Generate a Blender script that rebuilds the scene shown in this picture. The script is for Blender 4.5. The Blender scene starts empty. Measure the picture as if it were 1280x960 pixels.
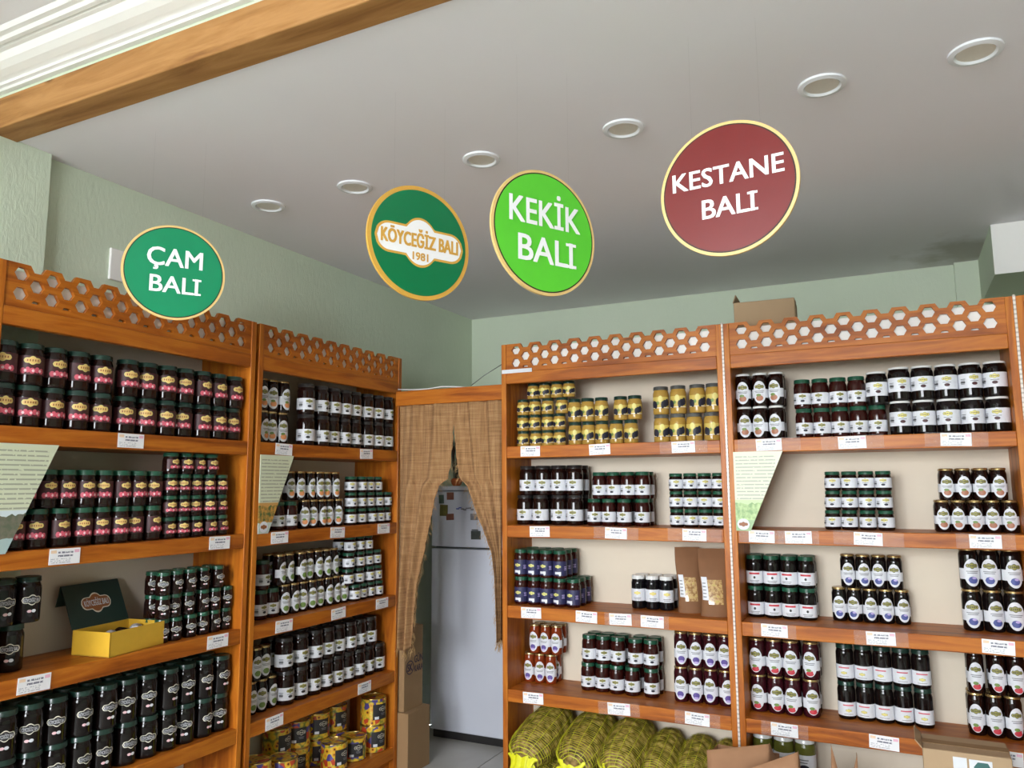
import bpy, bmesh, math, random
from mathutils import Vector, Matrix, noise
random.seed(7)
scene = bpy.context.scene
col = scene.collection

# ------------------------------------------------------------------ camera
EYE = 1.40                                  # camera height above the shop floor
cam_data = bpy.data.cameras.new('camera')
cam_data.sensor_width = 36.0
cam_data.lens = 967.85 / 1280 * 36.0
cam_data.clip_start = 0.05
cam = bpy.data.objects.new('camera', cam_data)
col.objects.link(cam)
_rt = Vector((0.89571436, 0.4445894, -0.00600398))
_up = Vector((0.06336448, -0.11427164, 0.99142672))
_fw = Vector((-0.44009172, 0.88841559, 0.13052593))
cam.matrix_world = Matrix(((_rt.x, _up.x, -_fw.x, 0), (_rt.y, _up.y, -_fw.y, 0), (_rt.z, _up.z, -_fw.z, EYE), (0, 0, 0, 1)))
scene.camera = cam

# ------------------------------------------------------------------ daylight: an overcast sky seen through the open shop front
world = bpy.data.worlds.new('sky')
scene.world = world
world.use_nodes = True
_bg = world.node_tree.nodes['Background']
_bg.inputs[0].default_value = (0.90, 0.95, 1.0, 1)
_bg.inputs[1].default_value = 29.5
scene.view_settings.view_transform = 'Standard'
scene.view_settings.look = 'None'
scene.view_settings.gamma = 1.0
scene.view_settings.use_curve_mapping = False
scene.view_settings.exposure = 0.0
FRONT_Y = -2.6
SILL_TOP = (1.05, 2.60)
OPENINGS = ((-2.30, -1.10), (-0.90, 0.30))     # tall glazed openings of the shop front
for x0, x1 in OPENINGS:
    pl = bpy.data.lights.new('shop_front_daylight', 'AREA')
    pl.shape = 'RECTANGLE'
    pl.size, pl.size_y = x1 - x0, SILL_TOP[1] - SILL_TOP[0]
    pl.cycles.is_portal = True
    po = bpy.data.objects.new('shop_front_daylight', pl)
    po.location = ((x0 + x1) / 2, FRONT_Y - 0.12, sum(SILL_TOP) / 2)
    po.rotation_euler = (math.radians(90), 0, 0)
    col.objects.link(po)

# ------------------------------------------------------------------ helpers
def lin(v):
    v /= 255.0
    return v / 12.92 if v <= 0.04045 else ((v + 0.055) / 1.055) ** 2.4
def rgb(r, g, b):
    return (lin(r), lin(g), lin(b), 1.0)
class NT:
    """small wrapper for building a node material"""
    def __init__(self, name):
        self.m = bpy.data.materials.new(name)
        self.m.use_nodes = True
        self.t = self.m.node_tree
        self.b = self.t.nodes['Principled BSDF']
    def n(self, kind, **kw):
        nd = self.t.nodes.new(kind)
        for k, v in kw.items():
            setattr(nd, k, v)
        return nd
    def l(self, a, b):
        self.t.links.new(a, b)
    def math(self, op, a, b=None, c=None):
        nd = self.n('ShaderNodeMath', operation=op)
        for i, v in enumerate((a, b, c)):
            if v is None:
                continue
            if isinstance(v, (int, float)):
                nd.inputs[i].default_value = v
            else:
                self.l(v, nd.inputs[i])
        return nd.outputs[0]
    def mix(self, fac, a, b):
        nd = self.n('ShaderNodeMix', data_type='RGBA')
        for sock, v in ((nd.inputs['Factor'], fac), (nd.inputs[6], a), (nd.inputs[7], b)):
            if isinstance(v, (int, float)):
                sock.default_value = v
            elif isinstance(v, tuple):
                sock.default_value = v
            else:
                self.l(v, sock)
        return nd.outputs[2]
    def ramp(self, fac, stops):
        nd = self.n('ShaderNodeValToRGB')
        el = nd.color_ramp.elements
        while len(el) < len(stops):
            el.new(0.5)
        for e, (p, cc) in zip(el, stops):
            e.position = p
            e.color = cc
        self.l(fac, nd.inputs[0])
        return nd.outputs[0]
    def coords(self, scale=(1, 1, 1), rnd=True, kind='Object'):
        tc = self.n('ShaderNodeTexCoord')
        mp = self.n('ShaderNodeMapping')
        mp.inputs['Scale'].default_value = scale
        self.l(tc.outputs[kind], mp.inputs['Vector'])
        if rnd:
            oi = self.n('ShaderNodeObjectInfo')
            cx = self.n('ShaderNodeCombineXYZ')
            for i, k in enumerate((17.0, 31.0, 23.0)):
                self.l(self.math('MULTIPLY', oi.outputs['Random'], k), cx.inputs[i])
            self.l(cx.outputs[0], mp.inputs['Location'])
        return mp.outputs['Vector']
    def noise(self, vec, scale, detail=3.0, rough=0.55, dist=0.0):
        nd = self.n('ShaderNodeTexNoise')
        nd.inputs['Scale'].default_value = scale
        nd.inputs['Detail'].default_value = detail
        nd.inputs['Roughness'].default_value = rough
        nd.inputs['Distortion'].default_value = dist
        self.l(vec, nd.inputs['Vector'])
        return nd.outputs[0]
    def bump(self, h, strength=0.2, dist=0.01):
        nd = self.n('ShaderNodeBump')
        nd.inputs['Strength'].default_value = strength
        nd.inputs['Distance'].default_value = dist
        self.l(h, nd.inputs['Height'])
        self.l(nd.outputs[0], self.b.inputs['Normal'])
    def base(self, v):
        if isinstance(v, tuple):
            self.b.inputs['Base Color'].default_value = v
        else:
            self.l(v, self.b.inputs['Base Color'])
    def set(self, **kw):
        names = dict(rough='Roughness', metal='Metallic', coat='Coat Weight', coat_rough='Coat Roughness', spec='Specular IOR Level', trans='Transmission Weight', alpha='Alpha', ior='IOR')
        for k, v in kw.items():
            self.b.inputs[names[k]].default_value = v
        return self
M = {}
def plain(name, c, rough=0.6, var=0.06, scale=30.0, **kw):
    """one colour with a faint uneven tone"""
    k = NT(name)
    v = k.coords()
    f = k.noise(v, scale, 2.0)
    lo = tuple(x * (1 - var * 1.6) for x in c[:3]) + (1,)
    hi = tuple(min(1, x * (1 + var)) for x in c[:3]) + (1,)
    k.base(k.mix(f, lo, hi))
    k.set(rough=rough, **kw)
    M[name] = k.m
    return k

def wood(name, scale, light, mid, dark, rough=0.45, coat=0.08):
    k = NT(name)
    v = k.coords(scale)
    g = k.noise(v, 2.2, 5.0, 0.6, 0.9)
    fine = k.noise(v, 11.0, 3.0, 0.6, 0.2)
    c = k.ramp(g, [(0.30, dark), (0.47, mid), (0.60, light), (0.75, mid)])
    c = k.mix(k.math('MULTIPLY', fine, 0.35), c, dark)
    ks = tuple(max(1.0, s * 0.30) for s in scale)
    vo = k.n('ShaderNodeTexVoronoi')
    vo.inputs['Scale'].default_value = 3.3
    k.l(k.coords(ks), vo.inputs['Vector'])
    kn = k.math('SUBTRACT', 1.0, k.math('SMOOTHSTEP', vo.outputs['Distance'], 0.03, 0.13)) if False else k.ramp(vo.outputs['Distance'], [(0.03, (1, 1, 1, 1)), (0.10, (0, 0, 0, 1))])
    c = k.mix(k.math('MULTIPLY', kn, 0.75), c, tuple(x * 0.35 for x in dark[:3]) + (1,))
    k.base(c)
    k.bump(fine, 0.08, 0.002)
    k.set(rough=rough, coat=coat, coat_rough=0.25, spec=0.3)
    M[name] = k.m
W_L, W_M, W_D = rgb(196, 116, 32), rgb(175, 94, 20), rgb(132, 64, 11)
wood('wood_across', (1.0, 9.0, 12.0), W_L, W_M, W_D)
wood('wood_upright', (12.0, 9.0, 1.0), rgb(200, 122, 34), rgb(180, 99, 22), rgb(140, 70, 13))
wood('beam_wood', (1.0, 9.0, 9.0), rgb(182, 134, 80), rgb(166, 118, 66), rgb(130, 86, 44), 0.6, 0.0)
plain('hex_edge', rgb(168, 92, 48), 0.5)

def wall_paint(name, a, b, strokes=True):
    k = NT(name)
    v = k.coords((1, 1, 1), False)
    f = k.noise(v, 2.2, 4.0)
    k.base(k.mix(f, a, b))
    v2 = k.coords((6.0, 6.0, 2.0), False)
    k.bump(k.noise(v2, 9.0, 5.0, 0.65, 1.0), 0.35, 0.006)
    k.set(rough=0.75)
    M[name] = k.m
wall_paint('green_wall', rgb(202, 214, 191), rgb(210, 220, 199))
plain('cream_panel', rgb(222, 208, 188), 0.7, 0.03, 3.0)
plain('white_paint', rgb(238, 236, 232), 0.55, 0.02, 4.0)
plain('fridge_shaded_white', rgb(196, 198, 208), 0.3, 0.02, 4.0)  # white darkened: shade of the storage corner put into the fridge colour
plain('white_gloss', rgb(236, 238, 242), 0.25, 0.02, 4.0)
# ceiling paint with a damp stain near the boxed beam
k = NT('ceiling_paint')
v = k.coords((1, 1, 1), False)
base = k.mix(k.noise(v, 1.3, 3.0), rgb(236, 233, 237), rgb(242, 239, 243))
dist = k.n('ShaderNodeVectorMath', operation='DISTANCE')
wob = k.n('ShaderNodeVectorMath', operation='ADD')
nz = k.n('ShaderNodeTexNoise'); nz.inputs['Scale'].default_value = 5.0; nz.inputs['Detail'].default_value = 4.0
k.l(v, nz.inputs['Vector'])
sc = k.n('ShaderNodeVectorMath', operation='SCALE'); sc.inputs['Scale'].default_value = 0.5
k.l(nz.outputs['Color'], sc.inputs[0])
k.l(v, wob.inputs[0]); k.l(sc.outputs[0], wob.inputs[1])
k.l(wob.outputs[0], dist.inputs[0]); dist.inputs[1].default_value = (0.62, 4.60, EYE + 1.144 + 0.25)
st = k.ramp(dist.outputs['Value'], [(0.14, (1, 1, 1, 1)), (0.30, (0, 0, 0, 1))])
k.base(k.mix(k.math('MULTIPLY', st, 0.6), base, rgb(150, 142, 122)))
k.set(rough=0.8)
M['ceiling_paint'] = k.m
k = NT('floor_tile'); v = k.coords()
k.base(k.mix(k.noise(v, 5.0, 5.0, 0.6, 1.5), rgb(176, 172, 166), rgb(196, 193, 188))); k.set(rough=0.3)
M['floor_tile'] = k.m
plain('grout', rgb(120, 116, 110), 0.9)
plain('bounce_pavement', rgb(150, 148, 144), 0.9)

# solid colours for lids, labels, print ------------------------------------------------
def glass(name, c, rough=0.07):
    k = plain(name, c, rough, 0.15, 12.0)
    k.set(coat=0.0, spec=0.36)
glass('honey_dark', rgb(30, 13, 10))
glass('honey_black', rgb(20, 13, 13))
glass('honey_red', rgb(50, 15, 12))
glass('honey_amber', rgb(128, 50, 20))
glass('honey_plum', rgb(56, 16, 24))
glass('oil_gold', rgb(178, 140, 66))
glass('pickle_green', rgb(96, 98, 40))
glass('molasses', rgb(16, 14, 18))
def enamel(name, c, rough=0.28, metal=0.0):
    plain(name, c, rough, 0.05, 20.0, metal=metal, coat=0.3)
enamel('lid_green', rgb(26, 78, 57))
enamel('lid_darkgreen', rgb(24, 54, 45))
enamel('lid_dark', rgb(38, 36, 36))
enamel('lid_white', rgb(226, 226, 224))
enamel('lid_gold', rgb(186, 158, 106), 0.25, 0.8)
enamel('lid_grey', rgb(96, 98, 96), 0.3, 0.3)
for nm, c in dict(paper_white=(222, 223, 229), paper_cream=(236, 230, 212), ink_black=(44, 42, 44), ink_grey=(128, 128, 132), ink_gold=(226, 190, 116), ink_olive=(150, 146, 78),
                  ink_maroon=(70, 30, 34), ink_pink=(206, 86, 104), ink_rose=(236, 196, 200), ink_orange=(222, 146, 92), ink_yellow=(226, 214, 128), ink_green=(112, 140, 70), ink_red=(196, 52, 66),
                  ink_purple=(92, 74, 150), ink_blue=(74, 84, 150), ink_navy=(44, 44, 84), ink_berry=(34, 34, 50), ink_lime=(196, 206, 120), ink_brown=(150, 92, 52), ink_lilac=(186, 170, 220), ink_fig=(172, 112, 84), ink_honey=(206, 182, 92)).items():
    plain(nm, rgb(*c), 0.5, 0.05, 40.0)

# ------------------------------------------------------------------ mesh building
class MB:
    def __init__(self):
        self.v, self.f, self.mi = [], [], []
    def quad(self, a, b, c, d, mi=0):
        n = len(self.v); self.v += [a, b, c, d]; self.f.append((n, n + 1, n + 2, n + 3)); self.mi.append(mi)
    def box(self, x0, x1, y0, y1, z0, z1, mi=0):
        n = len(self.v)
        self.v += [(x0, y0, z0), (x1, y0, z0), (x1, y1, z0), (x0, y1, z0), (x0, y0, z1), (x1, y0, z1), (x1, y1, z1), (x0, y1, z1)]
        for q in ((0, 3, 2, 1), (4, 5, 6, 7), (0, 1, 5, 4), (1, 2, 6, 5), (2, 3, 7, 6), (3, 0, 4, 7)):
            self.f.append(tuple(n + i for i in q)); self.mi.append(mi)
        return self
    def lathe(self, prof, seg=24, mi=0, cx=0.0, cy=0.0, caps=True):
        n = len(self.v)
        for r, z in prof:
            for i in range(seg):
                a = 2 * math.pi * i / seg
                self.v.append((cx + r * math.cos(a), cy + r * math.sin(a), z))
        for j in range(len(prof) - 1):
            for i in range(seg):
                a, b = n + j * seg + i, n + j * seg + (i + 1) % seg
                self.f.append((a, b, b + seg, a + seg)); self.mi.append(mi)
        if caps:
            self.f.append(tuple(n + i for i in reversed(range(seg)))); self.mi.append(mi)
            self.f.append(tuple(n + (len(prof) - 1) * seg + i for i in range(seg))); self.mi.append(mi)
        return self
    def tube(self, pts, r, seg=6, mi=0):
        n = len(self.v); pts = [Vector(p) for p in pts]
        for i, p in enumerate(pts):
            d = (pts[min(i + 1, len(pts) - 1)] - pts[max(i - 1, 0)]).normalized()
            s = d.cross(Vector((0, 0, 1)))
            s = s.normalized() if s.length > 1e-4 else Vector((1, 0, 0))
            t = d.cross(s)
            rr = r[i] if isinstance(r, (list, tuple)) else r
            for j in range(seg):
                a = 2 * math.pi * j / seg
                self.v.append(tuple(p + s * (rr * math.cos(a)) + t * (rr * math.sin(a))))
        for i in range(len(pts) - 1):
            for j in range(seg):
                a, b = n + i * seg + j, n + i * seg + (j + 1) % seg
                self.f.append((a, b, b + seg, a + seg)); self.mi.append(mi)
        self.f.append(tuple(n + j for j in reversed(range(seg)))); self.mi.append(mi)
        self.f.append(tuple(n + (len(pts) - 1) * seg + j for j in range(seg))); self.mi.append(mi)
        return self
    def strip(self, u0, u1, bot, top, r, off, mi=0, n=10, uc=0.0):
        """a flat shape between bot(u) and top(u), wrapped on a cylinder of radius r whose front is -y"""
        k = len(self.v); R = r + off
        for i in range(n + 1):
            u = u0 + (u1 - u0) * i / n
            a = (u + uc) / r
            for z in (bot(u), top(u)):
                self.v.append((R * math.sin(a), -R * math.cos(a), z))
        for i in range(n):
            a = k + 2 * i
            self.f.append((a, a + 2, a + 3, a + 1)); self.mi.append(mi)
        return self
    def grid(self, fn, nu, nv, mi=0, close_u=False):
        k = len(self.v)
        cols = nu if close_u else nu + 1
        for j in range(nv + 1):
            for i in range(cols):
                self.v.append(tuple(fn(i / nu, j / nv)))
        for j in range(nv):
            for i in range(nu):
                a, b = k + j * cols + i, k + j * cols + (i + 1) % cols
                self.f.append((a, b, b + cols, a + cols)); self.mi.append(mi)
        return self
    def mesh(self, name, mats, smooth=False):
        me = bpy.data.meshes.new(name)
        me.from_pydata(self.v, [], self.f)
        for m in (mats if isinstance(mats, (list, tuple)) else [mats]):
            me.materials.append(M[m])
        me.polygons.foreach_set('material_index', self.mi)
        if smooth:
            me.polygons.foreach_set('use_smooth', [True] * len(self.f))
            if smooth != 'all':
                me.set_sharp_from_angle(angle=math.radians(38))
        me.update()
        return me
def obj(name, me, parent=None, loc=None):
    o = bpy.data.objects.new(name, me)
    col.objects.link(o)
    if parent is not None:
        o.parent = parent
    if loc is not None:
        o.location = loc
    return o
def tag(o, label, cat, group=None):
    o['label'] = label; o['category'] = cat
    if group:
        o['group'] = group
    return o
def empty(name, loc=(0, 0, 0), rz=0.0):
    o = bpy.data.objects.new(name, None)
    o.empty_display_size = 0.05
    col.objects.link(o); o.location = loc; o.rotation_euler = (0, 0, rz)
    return o
def struct(name, me, parent=None):
    o = obj(name, me, parent); o['kind'] = 'structure'
    return o
def boxm(name, x0, x1, y0, y1, z0, z1, mat):
    return MB().box(x0, x1, y0, y1, z0, z1).mesh(name, mat)
def bevel(o, w=0.003, seg=2):
    m = o.modifiers.new('bevel', 'BEVEL'); m.width = w; m.segments = seg; m.limit_method = 'ANGLE'
    return o
def outline_mesh(name, loops, depth, mat, bev=0.0):
    """a flat board in the x-z plane with holes: first loop is the outline"""
    cu = bpy.data.curves.new(name, 'CURVE')
    cu.dimensions = '2D'; cu.fill_mode = 'BOTH'; cu.extrude = depth / 2; cu.bevel_depth = bev; cu.bevel_resolution = 1
    for lp in loops:
        s = cu.splines.new('POLY'); s.points.add(len(lp) - 1); s.use_cyclic_u = True
        for p, (x, z) in zip(s.points, lp):
            p.co = (x, z, 0, 1)
    return curve_to_mesh(cu, name, mat)
def curve_to_mesh(cu, name, mat):
    t = bpy.data.objects.new('tmp', cu); col.objects.link(t)
    dg = bpy.context.evaluated_depsgraph_get(); dg.update()
    me = bpy.data.meshes.new_from_object(t.evaluated_get(dg))
    bpy.data.objects.remove(t); bpy.data.curves.remove(cu)
    me.name = name
    for v in me.vertices:
        x, y, z = v.co
        v.co = (x, -z, y)
    me.materials.clear(); me.materials.append(M[mat])
    return me
CAP = [0.7]
def measure_cap():
    cu = bpy.data.curves.new('cap', 'FONT'); cu.body = 'H'; cu.size = 1.0
    me = curve_to_mesh(cu, 'cap', 'ink_black')
    CAP[0] = max(v.co.z for v in me.vertices); bpy.data.meshes.remove(me)
def text_mesh(name, body, mat, width=None, height=None, depth=0.001, bold=0.0, spacing=1.0):
    """lettering in the x-z plane facing -y, centred, scaled to width and cap height"""
    cu = bpy.data.curves.new(name, 'FONT')
    cu.body = body; cu.align_x = 'CENTER'; cu.size = 1.0; cu.extrude = 0.0; cu.resolution_u = 3; cu.space_character = spacing
    me = curve_to_mesh(cu, name, mat)
    xs = [v.co.x for v in me.vertices]; zs = [v.co.z for v in me.vertices]
    cx = (min(xs) + max(xs)) / 2
    cap = CAP[0]                                    # capital height of the built-in face
    sx = width / (max(xs) - min(xs)) if width else height / cap
    sz = height / cap if height else sx
    for v in me.vertices:
        v.co = ((v.co.x - cx) * sx, v.co.y - depth, (v.co.z - cap / 2) * sz)
    if bold:                                        # thicken the strokes by overlaying shifted copies
        b_ = bold * sz
        bm = bmesh.new()
        for i, (dx, dz) in enumerate(((-1, -0.6), (1, -0.6), (-1, 0.6), (1, 0.6), (0, 0))):
            n0 = len(bm.verts)
            bm.from_mesh(me)
            bm.verts.ensure_lookup_table()
            for v in bm.verts[n0:]:
                v.co.x += dx * b_; v.co.z += dz * b_; v.co.y -= 0.00002 * i
        bm.to_mesh(me); bm.free()
    return me
def wrap_mesh(me, r, off, z0):
    for v in me.vertices:
        a = v.co.x / r
        v.co = ((r + off) * math.sin(a), -(r + off) * math.cos(a), v.co.z + z0)
    return me

measure_cap()
A, B = 3.225, 2.2925                               # front planes of the back run and of the left run of shelving
def place(side, lat, d, z):
    """world point for a lateral position, a depth behind the shelf front and a height over eye level"""
    return ((lat, A + d, EYE + z), 0.0) if side == 'R' else ((-B - d, lat, EYE + z), math.pi / 2)
CEIL, BACK, LEFT, RIGHT, UPPER = EYE + 1.144, 4.596, -2.584, 3.2, EYE + 1.335

# ------------------------------------------------------------------ the room
floor = struct('floor', boxm('floor', LEFT, RIGHT, FRONT_Y, BACK, -0.05, -0.004, 'grout'))
tile_me = MB().box(-0.297, 0.297, -0.297, 0.297, -0.004, 0.0).mesh('tile', 'floor_tile')
ty = BACK - 0.3
while ty > FRONT_Y:
    tx = LEFT + 0.3
    while tx < RIGHT - 0.2:
        obj('tile', tile_me, floor, (tx, ty, 0))
        tx += 0.6
    ty -= 0.6
struct('ceiling', boxm('ceiling', LEFT - 0.2, RIGHT, 1.452, BACK + 0.1, CEIL, CEIL + 0.12, 'ceiling_paint'))
struct('ceiling', boxm('ceiling', LEFT - 0.2, RIGHT, FRONT_Y, 1.44, UPPER, UPPER + 0.12, 'ceiling_paint'))
struct('wall_left', boxm('wall_left', LEFT - 0.2, LEFT, FRONT_Y, BACK + 0.2, 0, UPPER + 0.1, 'green_wall'))
struct('wall_left_pier', boxm('wall_left_pier', LEFT - 0.01, -2.548, 1.10, 1.578, 0, UPPER, 'green_wall'))
struct('wall_back', boxm('wall_back', LEFT, RIGHT, BACK, BACK + 0.2, 0, CEIL, 'green_wall'))
struct('wall_back_pier', boxm('wall_back_pier', 0.328, 0.468, 4.555, BACK + 0.01, 0, CEIL, 'green_wall'))
struct('wall_right', boxm('wall_right', RIGHT, RIGHT + 0.2, FRONT_Y, BACK + 0.2, 0, UPPER + 0.1, 'green_wall'))
fl_ = [(LEFT - 0.2, 0.0), (RIGHT + 0.2, 0.0), (RIGHT + 0.2, UPPER + 0.1), (LEFT - 0.2, UPPER + 0.1)]
wf = struct('wall_front', outline_mesh('wall_front', [fl_] + [[(x0, SILL_TOP[0]), (x1, SILL_TOP[0]), (x1, SILL_TOP[1]), (x0, SILL_TOP[1])] for x0, x1 in OPENINGS], 0.2, 'white_paint'))
wf.location = (0, FRONT_Y - 0.1, 0)
struct('bounce_pavement', boxm('bounce_pavement', -14, 14, -18, FRONT_Y - 0.2, -0.12, -0.02, 'bounce_pavement'))  # unseen ground, added to block sky light from below and bounce daylight
# boxed white beam in the right back corner, its side and underside painted like the wall
bb = MB().box(0.437, RIGHT, 3.943, 4.56, EYE + 0.916, CEIL + 0.01)
bb.mi = [1, 0, 0, 1, 1, 1]
struct('trim_3', bb.mesh('trim_3', ['white_paint', 'green_wall']))
# step in the ceiling: timber beam, green strip and plaster cornice
struct('wall_ceiling_step', boxm('wall_ceiling_step', LEFT, RIGHT, 1.385, 1.455, CEIL + 0.02, UPPER + 0.01, 'green_wall'))
bm_ = struct('trim_2', boxm('trim_2', -2.56, RIGHT, 1.37, 1.462, EYE + 1.139, EYE + 1.243, 'beam_wood'))
bevel(bm_, 0.004)
prof = [(1.384, 1.262), (1.368, 1.262), (1.364, 1.267), (1.368, 1.271), (1.356, 1.272), (1.352, 1.277), (1.356, 1.281),
        (1.340, 1.284), (1.318, 1.290), (1.298, 1.300), (1.284, 1.314), (1.272, 1.3155), (1.266, 1.3205), (1.262, 1.3155), (1.250, 1.3165), (1.242, 1.324), (1.228, 1.3255), (1.222, 1.331), (1.216, 1.337), (1.384, 1.337)]
cm = MB(); n0 = len(prof)
for x in (LEFT, RIGHT):
    cm.v += [(x, y, EYE + z) for y, z in prof]
for i in range(n0):
    j = (i + 1) % n0
    cm.f.append((i, j, n0 + j, n0 + i)); cm.mi.append(0)
struct('trim_1', cm.mesh('trim_1', 'white_paint'))

# ------------------------------------------------------------------ shelving units
SHELF = {1: 0.182, 2: -0.179, 3: -0.537, 4: -0.901, 5: -1.262}
THICK = 0.054
UNITS = {'L1': ('L', 1.313, 2.2785), 'L2': ('L', 2.3464, 3.3067), 'R1': ('R', -1.629, -0.648), 'R2': ('R', -0.594, 0.380), 'R3': ('R', 0.436, 1.410)}
UNIT_LABEL = {'L1': 'wooden honeycomb-topped shelf unit nearest the camera on the left wall',
              'L2': 'wooden honeycomb-topped shelf unit between left wall and burlap curtain',
              'R1': 'wooden honeycomb-topped back shelf unit just right of the fridge doorway',
              'R2': 'wooden honeycomb-topped shelf unit under the red round sign, with cardboard box on top',
              'R3': 'wooden shelf unit cut off by the right edge, only its upright showing'}
DEPTH = 0.285
def hexagon(cx, cz, r):
    return [(cx + r * math.cos(math.radians(60 * i)), cz + r * 0.98 * math.sin(math.radians(60 * i))) for i in range(6)]
def shelf_unit(key):
    side, lo, hi = UNITS[key]
    mid, w = (lo + hi) / 2, (hi - lo)
    loc, rz = place(side, mid, 0, -EYE)
    u = empty('shelf_unit', loc, rz)
    tag(u, UNIT_LABEL[key], 'shelf', 'honeycomb shelf units')
    h = w / 2
    t = 0.0245
    for s in (-1, 1):
        x0, x1 = (-h - t, -h) if s < 0 else (h, h + t)
        bevel(obj('side_panel', boxm('side_panel', x0, x1, 0.0, DEPTH, 0.0, EYE + 0.664, 'wood_upright'), u), 0.002)
    obj('back_panel', boxm('back_panel', -h, h, DEPTH - 0.012, DEPTH - 0.001, 0.06, EYE + 0.545, 'cream_panel'), u)
    for lv, z in SHELF.items():
        bevel(obj('shelf_board', boxm('shelf_board', -h, h, 0.002, DEPTH - 0.013, EYE + z - THICK, EYE + z, 'wood_across'), u), 0.003)
    obj('plinth', boxm('plinth', -h, h, 0.03, 0.05, 0.0, EYE + SHELF[5] - THICK, 'wood_across'), u)
    obj('top_board', boxm('top_board', -h, h, 0.03, DEPTH - 0.013, EYE + 0.545, EYE + 0.560, 'wood_across'), u)
    bevel(obj('rail', boxm('rail', -h, h, 0.001, 0.028, EYE + 0.476, EYE + 0.531, 'wood_across'), u), 0.003)
    # pierced honeycomb fascia
    p = 0.1; r = 0.0226
    xs = [(-4.5 + i) * p * (w / 1.0) * 1.0 for i in range(10)]
    p = xs[1] - xs[0]
    z0, zt, zn = EYE + 0.5315, EYE + 0.665, EYE + 0.645
    out = [(-h, z0), (h, z0), (h, zt)]
    for i in reversed(range(10)):
        x = xs[i]
        a, b = 0.022, 0.036
        if i < 9:
            out += [(x + b, zn), (x + a + 0.002, zt)]
        if i > 0:
            out += [(x - a - 0.002, zt), (x - b, zn)]
    out.append((-h, zt))
    loops = [out]
    for i, x in enumerate(xs):
        loops += [hexagon(x, EYE + 0.634, r), hexagon(x, EYE + 0.574, r)]
        if i < 9:
            loops.append(hexagon(x + p / 2, EYE + 0.604, r))
            xm = x + p / 2
            loops.append([(xm - 0.014, EYE + 0.5515), (xm + 0.014, EYE + 0.5515), (xm + 0.010, EYE + 0.5590), (xm - 0.010, EYE + 0.5590)])
    me = outline_mesh('honeycomb_board', loops, 0.014, 'wood_across')
    o = obj('honeycomb_board', me, u); o.location = (0, 0.012, 0)
    obj('white_backing', boxm('white_backing', -h, h, 0.0215, 0.0245, EYE + 0.5315, EYE + 0.655, 'white_paint'), u)
    return u
# the white backing must not rise above the notches of the crest
for key in UNITS:
    shelf_unit(key)
for ch in [o for o in bpy.data.objects if o.name.startswith('white_backing')]:
    for v in ch.data.vertices:
        v.co.z = min(v.co.z, EYE + 0.6445)
bevel(tag(obj('door_lintel', boxm('door_lintel', -2.262, -1.655, A + 0.012, A + 0.050, EYE + 0.405, EYE + 0.478, 'wood_across')), 'wooden lintel board bridging two shelf units above the burlap curtain', 'board'), 0.003)

# LED strips in the joints between the back units
k = NT('led_strip'); v = k.coords((1, 1, 1), False)
sx = k.n('ShaderNodeSeparateXYZ'); k.l(v, sx.inputs[0])
fr = k.math('FRACT', k.math('MULTIPLY', sx.outputs[2], 60.0))
k.base(k.mix(k.math('GREATER_THAN', fr, 0.62), rgb(226, 216, 208), rgb(192, 180, 170))); k.set(rough=0.3, coat=0.4)
M['led_strip'] = k.m
for x, lb in ((-0.6205, 'white plastic light strip running down between the two back shelf units'), (0.4085, 'white plastic light strip at the far right shelf joint')):
    s = MB().box(-0.0045, 0.0045, -0.006, 0.004, 0.02, EYE + 0.668)
    tag(bevel(obj('light_strip', s.mesh('light_strip', 'led_strip'), None, (x, A, 0)), 0.002), lb, 'light strip', 'light strips')
# white tape on the R1 rail
tag(obj('white_tape', boxm('white_tape', -0.078, 0.078, -0.0012, 0.0, -0.009, 0.009, 'paper_white'), None, (-1.572, A, EYE + 0.534)), 'short white tape strip stuck on wood left of honeycomb crest', 'tape')

# ------------------------------------------------------------------ jars
def half_round(W, H):
    def f(u):
        a = abs(u) - (W - H)
        return H if a <= 0 else H * math.sqrt(max(0.0, 1 - (a / H) ** 2))
    return f
def cloud(W, H, C=0.42, K=1.65):
    rr = half_round(W, H)
    def f(u):
        e = 1 - (u / (C * W)) ** 2
        return max(rr(u), K * H * math.sqrt(e) if e > 0 else 0)
    return f
def ellipse(W, H):
    return lambda u: H * math.sqrt(max(0.0, 1 - (u / W) ** 2))
class Print:
    """flat print wrapped on a jar; colours become material slots"""
    def __init__(self, r):
        self.mb, self.r, self.mats, self.k = MB(), r, [], 0
    def m(self, mat):
        if mat not in self.mats:
            self.mats.append(mat)
        return self.mats.index(mat)
    def shape(self, W, fn, zc, mat, uc=0.0, n=12):
        self.k += 1
        self.mb.strip(-W * 0.9999, W * 0.9999, lambda u: zc - fn(u), lambda u: zc + fn(u), self.r, 0.0008 + 0.00022 * self.k, self.m(mat), n, uc)
        return self
    def rect(self, W, H, zc, mat, uc=0.0, n=4):
        n = max(2, math.ceil(W / self.r * 12))
        return self.shape(W, lambda u: H, zc, mat, uc, n)
    def emblem(self, W, zc, ring, fill, ink, uc=0.0):
        H = W * 0.34
        self.shape(W, cloud(W, H), zc, ring, uc, 16)
        self.shape(W * 0.9, cloud(W * 0.9, H * 0.82), zc, fill, uc, 16)
        if ink:
            for i in range(5):
                self.rect(W * 0.07, H * 0.38, zc, ink, uc + W * (-0.56 + 0.28 * i), 1)
        return self
    def lines(self, W, z, n, dz, mat, uc=0.0):
        for i in range(n):
            self.rect(W * (1 - 0.18 * (i % 2)), dz * 0.22, z - i * dz, mat, uc, 3)
        return self
    def mesh(self, name):
        return self.mb.mesh(name, self.mats)

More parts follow.
